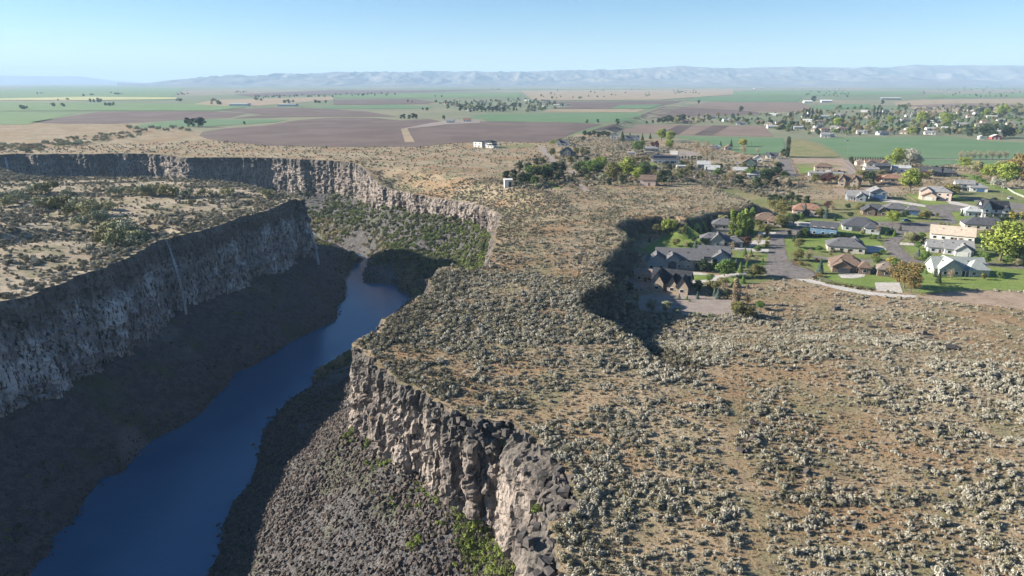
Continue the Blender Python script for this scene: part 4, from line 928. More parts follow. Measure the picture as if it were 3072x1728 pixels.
# ------------------------------------------------------------------ trees seen one by one
K = {'r':'round','p':'poplar','s':'spruce','n':'pine','b':'bare','u':'shrub','w':'wide'}
TL = []
def T(zone, kind, col, *xyh):
    for (x, y, h) in xyh: TL.append((zone, K[kind], col, x, y, h))
T('S','w','lime',(820,335,190)); T('S','p','lime',(1580,355,290),(1650,365,250),(1740,355,290)); T('S','p','green',(1820,335,285),(1700,330,250),(1790,345,250))
T('S','r','pale',(1490,205,110),(1720,345,110)); T('S','s','dark',(1045,335,95),(1115,345,100),(1180,350,105),(1245,325,90),(1325,330,95),(960,320,85),(430,395,65),(595,425,65))
T('S','r','olive',(1005,330,90),(520,355,90),(910,475,95),(680,300,90)); T('S','u','willow',(470,395,95)); T('S','r','dark',(1130,430,65))
T('S','r','green',(1260,470,95),(1085,480,60),(1140,560,50),(1895,550,85),(1500,840,215),(1320,905,100)); T('S','s','blue',(1150,512,110),(1210,512,85),(1640,725,95),(1420,1112,130),(1380,1080,100),(1175,1112,85),(955,1120,70))
T('S','b','tan',(1030,500,85),(1600,520,95),(1910,465,125),(1890,665,85),(1775,690,120),(1490,1060,160)); T('S','r','plum',(1765,490,130))
T('S','s','green',(1745,600,110),(1820,590,75),(1510,680,115),(1350,770,105),(1610,770,115),(1690,800,125),(1725,925,105),(1620,975,125),(1770,740,90),(555,885,75),(1050,1125,60),(1080,1150,50))
T('S','n','dark',(1260,785,165),(1180,770,120),(1390,720,100),(1180,1035,150),(1530,1115,120),(360,1025,125),(1090,1000,90)); T('S','r','olive',(1845,855,165),(1935,845,135),(1370,1035,150),(1495,965,115),(1660,1335,190),(1800,1345,160))
T('S','p','tan',(1620,1175,285),(1662,1175,230),(450,1165,175)); T('S','r','willow',(630,1255,145),(795,1280,150)); T('S','u','yellow',(925,1040,65)); T('S','r','green',(1930,1245,105)); T('S','b','brown',(1780,1185,115))
T('S','u','willow',(930,1285,85),(1170,1325,75),(1330,1345,70),(760,1310,70)); T('S','u','olive',(2030,400,50),(1900,250,110),(1960,290,80),(2040,290,90))
T('S','r','olive',(2190,250,150),(2340,210,110)); 
T('D','w','brown',(1375,880,230),(1440,930,185)); T('D','r','lime',(2330,605,335),(2400,590,250)); T('D','r','green',(2520,605,200),(2145,645,115),(1590,640,115),(325,212,80),(520,520,60),(1155,540,50),(790,612,55),(1100,650,75),(1290,655,70),(2400,650,80),(225,190,60))
T('D','s','blue',(530,735,135),(1510,575,80),(375,155,110),(590,182,105),(1125,382,50)); T('D','r','olive',(310,605,115),(145,165,150),(140,285,125),(320,485,100),(1740,305,75),(1600,195,85),(1540,190,65),(530,170,85),(940,118,85),(1080,600,65))
T('D','b','tan',(420,605,105),(1110,345,85),(650,125,95)); T('D','u','yellow',(1240,635,75),(1790,300,40)); T('D','w','lime',(1255,240,118)); T('D','r','dark',(265,248,110),(1390,182,75),(835,172,52),(810,92,52),(410,365,55),(355,372,80))
T('D','s','dark',(1335,307,52),(1245,338,62),(1195,357,45),(1040,388,50),(860,378,42),(300,405,85),(270,415,60),(1010,130,80),(1040,150,70)); T('D','r','plum',(610,95,85),(500,625,45)); T('D','u','brown',(525,770,50),(340,650,45),(310,640,30),(400,660,35)); T('D','u','plum',(480,790,35),(280,610,30))
T('D','r','pale',(1430,435,110),(1490,425,75),(2500,660,65),(1580,440,60)); T('D','u','yellow',(2480,192,80)); T('D','u','olive',(1540,690,55),(2210,342,55),(2255,342,50),(2545,380,60),(1500,600,40)); 
T('D','u','dark',*[(440+i*36,372-(i%2)*4,40) for i in range(11)],*[(2270+i*32,205+(i%2)*6,45) for i in range(5)]); T('D','u','dark',*[(660+i*70,520+(i%2)*6,32) for i in range(4)])
T('D','u','olive',*[(600+i*48,838+i*7,32) for i in range(10)])
T('G','w','lime',(1430,595,205)); T('G','r','olive',(940,505,125),(480,505,95),(1850,655,125),(1815,640,110)); T('G','n','dark',(1030,515,125),(110,415,130),(25,505,125),(165,235,80),(60,440,110),(840,300,60),(870,310,45)); T('G','r','plum',(1110,495,70),(610,505,105),(1585,455,70),(560,495,80))
T('G','r','pale',(700,495,85),(1100,425,55),(1160,425,55),(2080,405,115),(2330,405,115),(1640,430,60)); T('G','r','lime',(1290,335,165),(2240,455,125),(2390,535,195),(1970,355,100),(2320,440,120)); T('G','w','silver',(1435,342,165),(1500,345,95)); T('G','u','silver',(2290,548,100)); T('G','r','brown',(2530,475,225),(2470,440,150))
T('G','b','tan',*[(1940+i*64,262,72) for i in range(8)],(2500,263,62)); T('G','s','dark',*[(885+i*25,277,34) for i in range(14)]); T('G','n','dark',(30,685,75),(120,705,85),(190,715,95),(245,695,100),(312,705,95),(392,722,100),(75,690,80)); T('G','p','dark',(205,242,175))
T('G','u','olive',(90,760,110),(170,770,100),(800,560,40),(860,560,40),(900,555,35)); T('G','u','green',(2100,470,60),(2150,500,50),(1580,385,40),(1480,445,60))
T('E','n','dark',(190,475,105),(275,465,95),(590,505,135),(60,550,105),(130,570,125),(210,612,135),(330,565,155),(420,565,155),(520,505,130),(740,475,95),(1560,585,145),(1610,560,120),(2300,605,115),(2480,645,135),(2560,605,155),(1180,595,95),(1050,605,85),(480,560,120),(260,600,120))
T('E','r','green',(290,525,115),(440,535,120),(800,475,115),(870,485,125),(930,492,130),(1340,275,112),(2420,525,95),(2100,515,85)); T('E','r','lime',(960,475,155),(1240,525,195),(1330,545,125),(1560,170,112),(1640,185,105),(1640,245,90),(1300,520,120)); T('E','r','yellow',(350,485,90))
T('E','u','green',(490,610,60)); T('E','u','willow',(980,555,85),(360,625,70),(1640,565,80)); T('E','r','olive',(1090,565,175),(1400,525,115),(1770,505,75),(830,315,65),(740,305,70),(500,315,75),(800,300,60)); T('E','b','plum',(1440,565,90)); T('E','b','pale',(1690,555,130),(740,212,62))
T('E','p','dark',(1990,505,75)); T('E','b','tan',(2220,575,125),(1900,265,95),(1990,252,85),(1990,332,105),(1870,250,80),(2350,305,95),(2490,295,52),(2330,395,105),(2050,300,90),(1950,310,80)); T('E','n','plum',(1510,245,75),(1470,240,60))
T('E','s','dark',(1180,175,92),(1255,128,38),(1375,165,62),(1450,150,50),(2230,225,62),(2130,220,45)); T('E','r','yellow',(2340,225,72)); T('E','u','lime',(510,205,48),(560,195,50),(610,195,58))
T('E','r','dark',*[(820+i*44,124+(i%2)*8,52) for i in range(6)],(800,165,45)); T('E','n','brown',*[(1290+i*26,362,44) for i in range(6)],*[(1490+i*28,345,42) for i in range(8)]); T('E','n','dark',*[(1730+i*30,352-(i%3)*3,38) for i in range(8)],*[(1620+i*60,432+(i%2)*5,34) for i in range(8)])
T('A','n','dark',(1420,505,62),(1455,507,66),(1500,507,65),(1530,505,70),(1845,487,26)); T('A','u','willow',*[(980+i*55,520+(i%3)*10,32) for i in range(9)])
T('B','n','dark',(500,432,34),(520,434,38),(560,432,34),(590,432,42),(610,432,36),(815,440,34),(845,362,38),(938,377,46),(1870,465,32),(1950,465,32),(2095,478,48),(2310,468,24),(2355,468,28),(690,372,25),(660,370,20),(550,312,22),(580,314,16),(800,276,18),(750,272,16))
T('B','r','dark',*[(2400+i*34,470-i*3,40+(i%3)*8) for i in range(6)]); T('B','r','pale',(2540,470,52)); T('B','n','dark',*[(1010+i*27,384-(i%3)*3,34+(i%4)*4) for i in range(10)]); T('B','r','pale',(1430,386,30))
T('C','n','dark',(535,376,40),(230,315,28),(1055,305,44),(1555,318,30),(2120,380,42),(2180,378,40),(2265,405,58),(2325,385,44),(2180,560,60),(2280,560,85),(2340,565,80),(2430,560,80),(2480,560,60))
T('C','r','lime',(1830,470,82),(1490,490,46),(1230,495,68),(2410,400,70),(1610,460,50),(2010,480,85),(1760,540,50),(2300,410,50)); T('C','p','olive',(980,435,72),(1000,435,68),(1020,435,72),(1045,435,66),(1070,437,70),(1100,437,64)); T('C','p','dark',(865,700,115),(1490,410,58),(1515,410,56),(1540,410,54))
# one label for each tree: its look, the building it stands nearest to and its place among its likes there
S = np.array([px(t[0], t[3], t[4]) for t in TL]); W = on_many(S)
for (zone, kind, col, x, y, h), s, w in zip(TL, S, W):
    dep = math.hypot(math.hypot(w[0], w[1]), w[2]-CAM_Z); hm = (h/ZO[zone][2])/FPX*dep*1.08
    if kind == 'spruce': hm *= 1.02
    add_tree(w[0], w[1], w[2], min(hm, 30), kind, col, parts=(h/ZO[zone][2]) > 15, wide={'round':1.35,'pine':1.25,'bare':1.25,'spruce':1.1}.get(kind, 1.0))
    TREES[-1]['s'] = s
# trees of the far subdivision, the village and the plain
FAR = []
def many(poly, n, gap, seed, hr, mixk, lab, grp, far=True):
    q = in_px(poly, n, gap, seed); W = on_many(q); r = random.Random(seed)
    for w in W:
        kind, col = r.choice(mixk); P_ = np.array([[w[0], w[1]]])
        if any(inside(P_, f)[0] for f in FOOT if abs(f[0][0]-w[0]) < 60): continue
        if far: FAR.append((w[0], w[1], w[2], r.uniform(*hr)))
        else: add_tree(w[0], w[1], w[2], r.uniform(*hr), kind, col, parts=False, wide=1.25, grp=grp, lab=lab)
MX = [('round','olive'),('round','green'),('pine','dark'),('round','pale'),('pine','dark'),('round','tan'),('round','brown'),('spruce','dark'),('pine','blue'),('round','dark')]
LT = {}
many(T1, 230, 9, 21, (6,13), MX, None, "trees of the far subdivision", False)
many(T1, 420, 5, 121, (5,11), MX, None, "x")
EB = np.array([(1560,500),(1640,478),(1760,478),(1950,500),(2100,488),(2250,500),(2420,520),(2400,560),(2250,560),(2050,540),(1960,545),(1750,545),(1560,560)],float)
for kk, cc, nn, sd, hh in (('pine','dark',34,211,(5,9)),('round','olive',22,212,(5,9)),('bare','tan',12,213,(6,9)),('round','green',12,214,(5,8)),('shrub','willow',26,215,(2.5,4.5))):
    q = in_px(EB, nn, 16, sd); W = on_many(q)
    for w in W:
        P_ = np.array([[w[0], w[1]]])
        if any(inside(P_, f)[0] for f in FOOT) or any(inside(P_, f)[0] for f in ROADS): continue
        add_tree(w[0], w[1], w[2], random.uniform(*hh), kk, cc, parts=False, wide=1.35, grp="trees between the canyon rim and the middle houses")
NB = np.array([(2070,690),(2330,645),(2700,625),(3060,600),(3060,850),(2800,850),(2700,800),(2450,790),(2300,800),(2100,830)],float)
for kk, cc, nn, sd, hh in (('round','olive',16,201,(3,5.5)),('round','green',16,202,(3,6)),('spruce','green',14,203,(3,6)),('round','pale',10,204,(3,5)),('spruce','dark',10,205,(3,6)),('bare','tan',8,206,(4,6))):
    q = in_px(NB, nn, 30, sd); W = on_many(q)
    for w in W:
        P_ = np.array([[w[0], w[1]]])
        if any(inside(P_, f)[0] for f in FOOT) or any(inside(P_, f)[0] for f in ROADS): continue
        add_tree(w[0], w[1], w[2], random.uniform(*hh), kk, cc, grp="young trees of the near neighbourhood lawns")
many(T2, 170, 4, 22, (7,14), MX, None, "trees of the distant village")
many(np.array([(760,290),(1200,280),(1190,288),(780,297)],float), 46, 7, 23, (9,17), MX, None, "trees along the far farmsteads")
many(np.array([(2370,270),(2480,262),(2560,272),(2540,298),(2400,285)],float), 34, 7, 24, (8,16), MX, None, "trees around the far row of sheds")
many(np.array([(2020,272),(2120,272),(2118,283),(2020,283)],float), 18, 6, 25, (9,16), MX, None, "trees on the plain below the hills")
many(np.array([(2750,275),(2980,262),(3072,266),(3072,292),(2850,292),(2760,284)],float), 46, 8, 26, (8,17), MX, None, "trees around the far right farms")
many(np.array([(2780,256),(3072,248),(3072,262),(2800,268)],float), 26, 7, 27, (14,24), MX, None, "trees below the right hills")
many(np.array([(1650,272),(1940,268),(1960,290),(1680,300),(1600,296)],float), 30, 9, 28, (8,16), MX, None, "trees about the middle farms")
many(np.array([(2650,320),(2730,316),(2730,326),(2500,334),(2480,328)],float), 20, 7, 30, (7,14), MX, None, "trees along the tan field")
many(np.array([(2880,318),(3072,316),(3072,345),(2950,350)],float), 26, 9, 31, (10,20), [('round','lime'),('round','olive'),('pine','dark'),('round','pale')], None, "tall trees at the far right", False)
for i, (a, b, n_) in enumerate([(60,327,5),(170,320,3),(185,300,3),(265,288,4),(280,305,8),(345,283,9),(320,317,5),(540,284,7),(530,303,5),(635,306,5),(715,278,7),(640,316,3),(860,308,6),(960,308,4),(1340,262,4),(1480,268,6),(760,302,4),(110,282,4)]):
    many(np.array([(a-14,b-3),(a+24,b-3),(a+24,b+2),(a-14,b+2)],float), n_, 4, 40+i, (9,17), [('pine','dark'),('round','dark'),('round','olive')], None, "trees of the farm groves on the far left plain")
from collections import defaultdict
ORD = ['leftmost','second from the left','third from the left','fourth from the left','fifth from the left','sixth from the left','seventh from the left','eighth from the left','ninth from the left','tenth from the left','eleventh from the left','twelfth from the left','thirteenth from the left','rightmost']
def short(lab):
    for st in (' with ',' beside ',' behind ',' under ',' below ',' at the ',' facing ',' left of ',' right of ',' among ',' alone ',' between ',' in front ',' half ',' above ',' of ',' next ',' on the ',' parked ',' turned '):
        if st in lab:
            i = lab.index(st)
            if i > 6: lab = lab[:i]
    return lab
gr = defaultdict(list)
for t in TREES:
    if t['grp']:
        t['o']["group"] = t['grp']; place = t['grp'].replace('trees ','',1).replace('tall ','')
        if not place.split()[0] in ('of','along','around','on','below','about','at'): place = 'of '+place
        t['o']["label"] = f"{CW[t['col']]} {NICE[t['kind']]} {t['grp'].split('trees ',1)[1]}"
    else:
        best = min(LAND, key=lambda l: math.hypot(l[0][0]-t['s'][0], 2*(l[0][1]-t['s'][1])))
        gr[(t['col'], t['kind'], best[2])].append(t)
def nick(lab): return ' '.join([w for w in lab.split() if w not in ('a','an','the','its')][:7])
for (col, kind, lab), ts in gr.items():
    for i, t in enumerate(sorted(ts, key=lambda t: t['s'][0])):
        L = f"{CW[col]} {NICE[kind]} near {nick(lab)}"
        if len(ts) > 1: L += ", " + (ORD[i] if i < len(ts)-1 else 'rightmost').replace('from the left','from left')
        t['o']["label"] = L
        if len(ts) > 2: t['o']["group"] = f"{CW[col]} {NICE[kind]}s near {nick(lab)}"[:90]
# ------------------------------------------------------------------ sagebrush, grass, rocks and shrubs
def scatter(name, P, rot, scl, idx, protos, label, cat, kind="stuff"):
    """one object: points carrying rotation, size and shape number; the shapes come from things that stand in the scene"""
    me = bpy.data.meshes.new(name); me.vertices.add(len(P)); me.vertices.foreach_set("co", np.asarray(P, np.float32).ravel())
    a = me.attributes.new("rot", 'FLOAT_VECTOR', 'POINT'); a.data.foreach_set("vector", np.asarray(rot, np.float32).ravel())
    a = me.attributes.new("siz", 'FLOAT_VECTOR', 'POINT'); a.data.foreach_set("vector", np.asarray(scl, np.float32).ravel())
    a = me.attributes.new("idx", 'INT', 'POINT'); a.data.foreach_set("value", np.asarray(idx, np.int32))
    o = link(bpy.data.objects.new(name, me)); tag(o, label, cat, kind=kind)
    ng = bpy.data.node_groups.new(name, 'GeometryNodeTree')
    ng.interface.new_socket("Geometry", in_out='INPUT', socket_type='NodeSocketGeometry'); ng.interface.new_socket("Geometry", in_out='OUTPUT', socket_type='NodeSocketGeometry')
    N = ng.nodes.new; L = ng.links.new
    gi = N("NodeGroupInput"); go = N("NodeGroupOutput"); J = N("GeometryNodeJoinGeometry")
    def attr(n, t):
        q = N("GeometryNodeInputNamedAttribute"); q.data_type = t; q.inputs[0].default_value = n; return q.outputs[0]
    r_, s_, i_ = attr("rot", 'FLOAT_VECTOR'), attr("siz", 'FLOAT_VECTOR'), attr("idx", 'INT')
    e = N("FunctionNodeEulerToRotation"); L(r_, e.inputs[0])
    for k, po in enumerate(protos):
        c = N("FunctionNodeCompare"); c.data_type = 'INT'; c.operation = 'EQUAL'; L(i_, c.inputs[2]); c.inputs[3].default_value = k
        oi = N("GeometryNodeObjectInfo"); oi.inputs["Object"].default_value = po; oi.inputs["As Instance"].default_value = True; oi.transform_space = 'ORIGINAL'
        ip = N("GeometryNodeInstanceOnPoints"); L(gi.outputs[0], ip.inputs["Points"]); L(c.outputs[0], ip.inputs["Selection"]); L(oi.outputs["Geometry"], ip.inputs["Instance"])
        L(e.outputs[0], ip.inputs["Rotation"]); L(s_, ip.inputs["Scale"]); L(ip.outputs[0], J.inputs[0])
    L(J.outputs[0], go.inputs[0])
    m = o.modifiers.new("scatter", 'NODES'); m.node_group = ng
    return o
def screen(P):
    P = np.asarray(P, float); dz = P[:,2]-CAM_Z; zc = P[:,1]*CP - dz*SP; yu = P[:,1]*SP + dz*CP
    return PCX+FPX*P[:,0]/zc, PCY-FPX*yu/zc, zc
def split_near(P, size, n, ok=None):
    sx, sy, zc = screen(P); vis = (sx > -10) & (sx < 3082) & (sy > 0) & (sy < 1738) & (zc > 1)
    if ok is not None: vis &= ok
    sc_ = np.where(vis, size/zc, 0); k = np.argsort(-sc_)[:n]; m = np.zeros(len(P), bool); m[k[sc_[k] > 0]] = True; return m
def place_things(name, P, rot, scl, idx, meshes, label, cat, group):
    out_ = []
    for p, r, s, i in zip(P, rot, scl, idx):
        o = link(bpy.data.objects.new(name, meshes[i])); o.location = p; o.rotation_euler = r; o.scale = s; tag(o, label, cat, group); out_.append(o)
    return out_
def bush_mesh(name, seed, m, n=15, per=17, size=.10, flat_=.62, rr=(.20,.34)):
    r = np.random.default_rng(seed); a = r.uniform(0,6.28,n); q = r.uniform(0,1,n)**.6*.52
    c = np.stack([np.cos(a)*q, np.sin(a)*q, .18+r.uniform(0,.38,n)*(1.1-q)],1); c[:,2] += r.normal(0,.08,n); c[:,0] *= r.uniform(.75,1.3); V, F_ = clumps(c, r.uniform(rr[0]*.6,rr[1]*1.05,n), per, size, r, 1.0, .32); V[:,2] = np.maximum(V[:,2], -.05)
    V2, F2 = tube([(0,0,-.1),(.02,.03,.25)], [.06,.03], 4); b = len(V); V = np.concatenate([V, np.array(V2)]); F_ = [tuple(f) for f in F_]+[tuple(k+b for k in f) for f in F2]
    return newmesh(name, V, F_, m)
def sagemat(name, c, c2):
    def f(t, b):
        k = t.mix(t.rand(), c, c2); k = t.mix(t.noise(t.pos(obj=True), 4, 3, .6, .45, .7), k, tuple(v*1.3 for v in c2)); t.l(k, b.inputs["Base Color"])
    return mat(name, f, .85, .2)
SAGE = [bush_mesh("sagebrush", 1, sagemat("sage_grey",(.24,.222,.165),(.325,.30,.235))), bush_mesh("sagebrush", 2, sagemat("sage_silver",(.295,.275,.215),(.385,.36,.29))),
        bush_mesh("sagebrush", 3, sagemat("sage_olive",(.155,.143,.09),(.21,.192,.125))), bush_mesh("sagebrush", 4, sagemat("sage_dark",(.09,.085,.065),(.14,.13,.10)), n=9)]
TUFT = [bush_mesh("grass_tuft", 11, sagemat("tuft_straw",(.36,.27,.15),(.28,.20,.10)), n=4, per=6, size=.16), bush_mesh("grass_tuft", 12, sagemat("tuft_brown",(.16,.115,.07),(.22,.15,.085)), n=4, per=6, size=.16)]
def wedge(n, r0, r1, a=49):
    t = np.radians(rng.uniform(-a, a, n)); r = np.sqrt(rng.uniform(r0*r0, r1*r1, n)); return np.column_stack([np.sin(t)*r, np.cos(t)*r])
def free(P):
    ok = np.ones(len(P), bool)
    for poly in SHEETS+FOOT:
        lo, hi = poly.min(0), poly.max(0); k = np.where(ok & (P[:,0] > lo[0]) & (P[:,0] < hi[0]) & (P[:,1] > lo[1]) & (P[:,1] < hi[1]))[0]
        if len(k): ok[k[inside(P[k], poly)]] = False
    return ok
def in_view(P, z, m=60):
    sx, sy, zc = screen(np.column_stack([P, np.full(len(P), z)])); return (sx > -m) & (sx < 3072+m) & (sy > 0) & (sy < 1728+m*2)
def sage_points():
    Ps, Ss, Is = [], [], []
    TRAIL = on_many([px('Q',a,b) for a,b in [(780,380),(850,480),(890,560),(840,680),(830,790),(920,900),(960,980),(990,1200),(1010,1449)]])[:,:2]
    for n, r0, r1, smin, smax, dens in ((125000,78,270,.26,1.12,1.0),(120000,270,620,.36,1.1,1.0),(70000,620,1000,.9,1.9,.6)):
        P = wedge(n, r0, r1); P = P[in_view(P, 0)]; P = P[inside(P, MAIN_S) & (inside(P, RANGE) | (P[:,1] < 160))]
        d = seg_dist(P, RM[::14,:2]); x, y = P[:,0], P[:,1]; ins = inside(P, BENCH); ds = seg_dist(P, SCARP)
        c = .40*fbm(x/26, y/26, 3, 71) + .65*fbm(x/4.0, y/4.0, 2, 73)
        c = c + .55*(1-sm(3, 16, d)) + np.where(ins & (y > 300), -.2, .08) + .45*(1-sm(2, 14, ds)) + .22*((x < 70) & (y > 190) & (y < 520)) - 1.2*((y > 560) & (x < 60)) + .9*((d < 45) & (y > 400) & (x > -160) & (x < 40))
        c = c - .45*(fbm(x/38, y/17, 2, 171) < -.30) + .3*(fbm(x/30, y/14, 2, 173) > .30); tr = seg_dist(P, TRAIL); pr = dens*(.17+.78*sm(-.25, .5, c))*sm(.8, 2.6, tr); pr = np.where(ins & (ds < 9) & (ds > .3), .95, pr)
        k = (rng.random(len(P)) < pr) & (d > .9); P = P[k]; c = c[k]; d = d[k]; sc_k = (ins & (ds < 9))[k]; P_ok = free(P); P = P[P_ok]; c = c[P_ok]; d = d[P_ok]; sc_k = sc_k[P_ok]
        s = smin+(smax-smin)*rng.random(len(P))**2.6*(.55+.6*sm(-.1,.7,c)); 
        tone = .5*fbm(P[:,0]/40, P[:,1]/40, 2, 79) + .6*rng.normal(0,1,len(P))
        tone = tone + .12 + .3*sm(60,130,P[:,0]) - .25*((P[:,0] < 60) & (P[:,1] > 190)); i = np.where(tone > .35, 1, np.where(tone > -.3, 0, np.where(tone > -.75, 2, 3))); dk = (d < 14) & (P[:,1] > 150) & (rng.random(len(P)) < .6); i[dk] = np.where(rng.random(dk.sum()) < .55, 3, 2)
        far_ = P[:,1] > 330; q = far_ & (rng.random(len(P)) < .35); i[q] = 2; q = (d < 45) & (P[:,1] > 400) & (P[:,0] < 40); i[q] = rng.choice([2,3,0], q.sum()); i[sc_k] = np.where(rng.random(sc_k.sum()) < .7, 3, 2)
        Ps.append(np.column_stack([P, height(P)-.04])); Ss.append(s); Is.append(i)
    q = in_px(np.array([(1560,478),(1690,450),(1900,430),(2120,470),(2300,510),(2430,545),(2330,600),(2200,575),(2050,540),(1600,570),(1500,545)],float), 1500, 0, 77); W = on_many(q); W = W[free(W[:,:2])]
    Ps.append(W-np.array([0,0,.05])); Ss.append(rng.uniform(1.1,2.3,len(W))); Is.append(rng.choice([2,3,0,2], len(W)))
    P = wedge(150000, 190, 800, 52); P = P[in_view(P, 0)]; P = P[inside(P, LEFT_S)]; x, y = P[:,0], P[:,1]
    d = seg_dist(P, RL[::14,:2]); dd = seg_dist(P, DRAW)
    c = 1.1*fbm(x/45, y/22, 3, 81) + .5*fbm(x/7, y/7, 2, 83) + .75*(1-sm(3, 22, d)) + .55*(1-sm(4,24,dd))
    k = (rng.random(len(P)) < .10+.9*sm(-.15, .6, c)) & (d > .9); P = P[k]; c = c[k]
    i = rng.choice([0,2,3,2,1], len(P)); Ps.append(np.column_stack([P, height_left(P)-.04])); Ss.append(.65+1.0*rng.random(len(P))**1.6); Is.append(i)
    return np.concatenate(Ps), np.concatenate(Ss), np.concatenate(Is)
P, s, i = sage_points(); n = len(P)
rot = np.column_stack([rng.normal(0,.08,n), rng.normal(0,.08,n), rng.uniform(0,6.28,n)]); scl = np.column_stack([s*rng.uniform(.85,1.2,n)*1.15, s*rng.uniform(.85,1.2,n)*1.15, s*rng.uniform(1.15,1.75,n)])
m = split_near(P, s, 300, i < 4)
things = []
for q, lk in enumerate(('grey','silvery','olive','dark')):
    for sd_, pl_ in ((P[:,0] < 38, "between the near cliff and the bare track"), (P[:,0] >= 38, "right of the bare track in the near corner")):
        k = m & (i == q) & sd_; things += place_things("sagebrush", P[k], rot[k], scl[k], i[k], SAGE, f"{lk} sagebrush bush {pl_}", "sagebrush", f"{lk} sagebrush {pl_}")
def proto_of(things, meshes): return [next(t for t in things if t.data == q) for q in meshes]
for q in SAGE:
    if not any(t.data == q for t in things): things += place_things("sagebrush", [P[np.argmax(i == SAGE.index(q))]], [(0,0,0)], [(1,1,1)], [SAGE.index(q)], SAGE, "dark sagebrush bush near the canyon rim", "sagebrush", None)
scatter("sagebrush_cover", P[~m], rot[~m], scl[~m], i[~m], proto_of(things, SAGE), "grey sagebrush scrub covering the plateaus", "sagebrush")
N_SAGE = n
P = wedge(70000, 78, 300); P = P[in_view(P, 0)]; P = P[inside(P, MAIN_S)]; P = P[free(P)]; n = len(P); s = rng.uniform(.16,.42,n)
P3 = np.column_stack([P, height(P)-.02]); rot = np.column_stack([0*s,0*s,rng.uniform(0,6.28,n)]); scl = np.column_stack([s*1.3,s*1.3,s]); i = rng.integers(0,2,n)
m = split_near(P3, s, 24); tt = place_things("grass_tuft", P3[m], rot[m], scl[m], i[m], TUFT, "small dry bunchgrass tuft among the nearest sagebrush", "grass", "nearest bunchgrass tufts")
scatter("bunchgrass", P3[~m], rot[~m], scl[~m], i[~m], proto_of(tt, TUFT), "dry bunchgrass between the sagebrush", "grass")

# rocks
def rock_mesh(name, seed, m, k=16, box=False):
    r = np.random.default_rng(seed); bm = bmesh.new()
    for _ in range(k):
        d = r.normal(0,1,3); d /= np.linalg.norm(d)
        if box: d = np.array([1 if _ & 1 else -1, 1 if _ & 2 else -1, 1 if _ & 4 else -1])*r.uniform(.62,1.0,3)*(.9 if _ < 8 else .72)
        bm.verts.new(d*np.array([1,.85,.7])*r.uniform(.8,1.05)*(.62 if not box else .55))
    bmesh.ops.convex_hull(bm, input=bm.verts); bmesh.ops.delete(bm, geom=[v for v in bm.verts if not v.link_faces], context='VERTS')
    me = bpy.data.meshes.new(name); bm.to_mesh(me); bm.free(); me.materials.append(m); return me
def rockmat(name, c, c2):
    def f(t, b):
        k = t.mix(t.rand(), c, c2); k = t.mix(t.noise(t.pos(), 1.2, 4, .65, .45, .7), k, tuple(v*1.5 for v in c2)); k = t.mix(t.noise(t.pos(), .5, 3, .6, .6, .75), k, (.10,.09,.07))
        t.l(k, b.inputs["Base Color"]); t.bump(b, t.noise(t.pos(), 3.0, 4, .7), .7, .12)
    return mat(name, f, .9, .2)
M['rock'] = rockmat("talus_basalt", (.045,.038,.034), (.095,.077,.066)); M['rockd'] = rockmat("dark_basalt", (.05,.046,.045), (.085,.075,.07))
ROCK = [rock_mesh("boulder", 20+k, M['rock'], 13+k) for k in range(5)]; BLK = [rock_mesh("basalt_block", 40+k, M['rockd'], 18, True) for k in range(5)]
def floor_pts(n, x0, x1, y0, y1): return np.column_stack([rng.uniform(x0,x1,n), rng.uniform(y0,y1,n)])
Ps, Ss = [], []
P = floor_pts(80000, -115, 16, 88, 270); P = P[inside(P, CANYON) & ~inside(P, RIVER)]; dm = seg_dist(P, RM[::14,:2]); dl = seg_dist(P, RL[::14,:2]); k = (dm < dl) & (rng.random(len(P)) < (.6+.4*sm(-.3,.3,fbm(P[:,0]/18,P[:,1]/18,3,91)+.25-.6*sm(200,250,P[:,1])))); P = P[k]
Ps.append(P); Ss.append(.20+1.0*rng.random(len(P))**(4.2-2.2*sm(-.2,.4,fbm(P[:,0]/22,P[:,1]/22,2,191))))
P = floor_pts(15000, -250, -60, 90, 520); P = P[inside(P, CANYON) & ~inside(P, RIVER)]; dm = seg_dist(P, RM[::14,:2]); dl = seg_dist(P, RL[::14,:2]); P = P[dl < dm]; Ps.append(P); Ss.append(.3+.9*rng.random(len(P))**4)
P = floor_pts(16000, -220, 20, 330, 690); P = P[inside(P, CANYON) & ~inside(P, RIVER)]; dm = seg_dist(P, RM[::14,:2]); dl = seg_dist(P, RL[::14,:2]); P = P[(dl > dm) & (fbm(P[:,0]/30,P[:,1]/30,2,95) > -.1)]; Ps.append(P); Ss.append(.4+1.2*rng.random(len(P))**3)
for Bk in (BL, BR):
    D = densify([(a,b,0) for a,b in Bk])[:,:2]; D = D[(D[:,1] > 100) & (D[:,1] < 640)]; D = np.repeat(D, 2, 0)[rng.random(len(D)*2) < .8]; D = D+rng.normal(0,1.2,D.shape); Ps.append(D); Ss.append(.3+1.0*rng.random(len(D))**2.5)
P = np.concatenate(Ps); s = np.concatenate(Ss); n = len(P); zf = np.maximum(floor_h(P), ZW-.3); P3 = np.column_stack([P, zf+s*.12]); rot = rng.uniform(0,6.28,(n,3)); scl = np.column_stack([s*rng.uniform(.8,1.25,n),s*rng.uniform(.8,1.25,n),s*rng.uniform(.7,1.1,n)])*1.35; i = rng.integers(0,5,n)
m = split_near(P3, s, 240)
rocks = place_things("boulder", P3[m], rot[m], scl[m], i[m], ROCK, "large dark brown boulder on the sunlit talus below the near cliff", "boulder", "largest boulders of the near talus")
scatter("talus_stones", P3[~m], rot[~m], scl[~m], i[~m], proto_of(rocks, ROCK), "loose dark basalt rubble on the canyon slopes", "rubble")
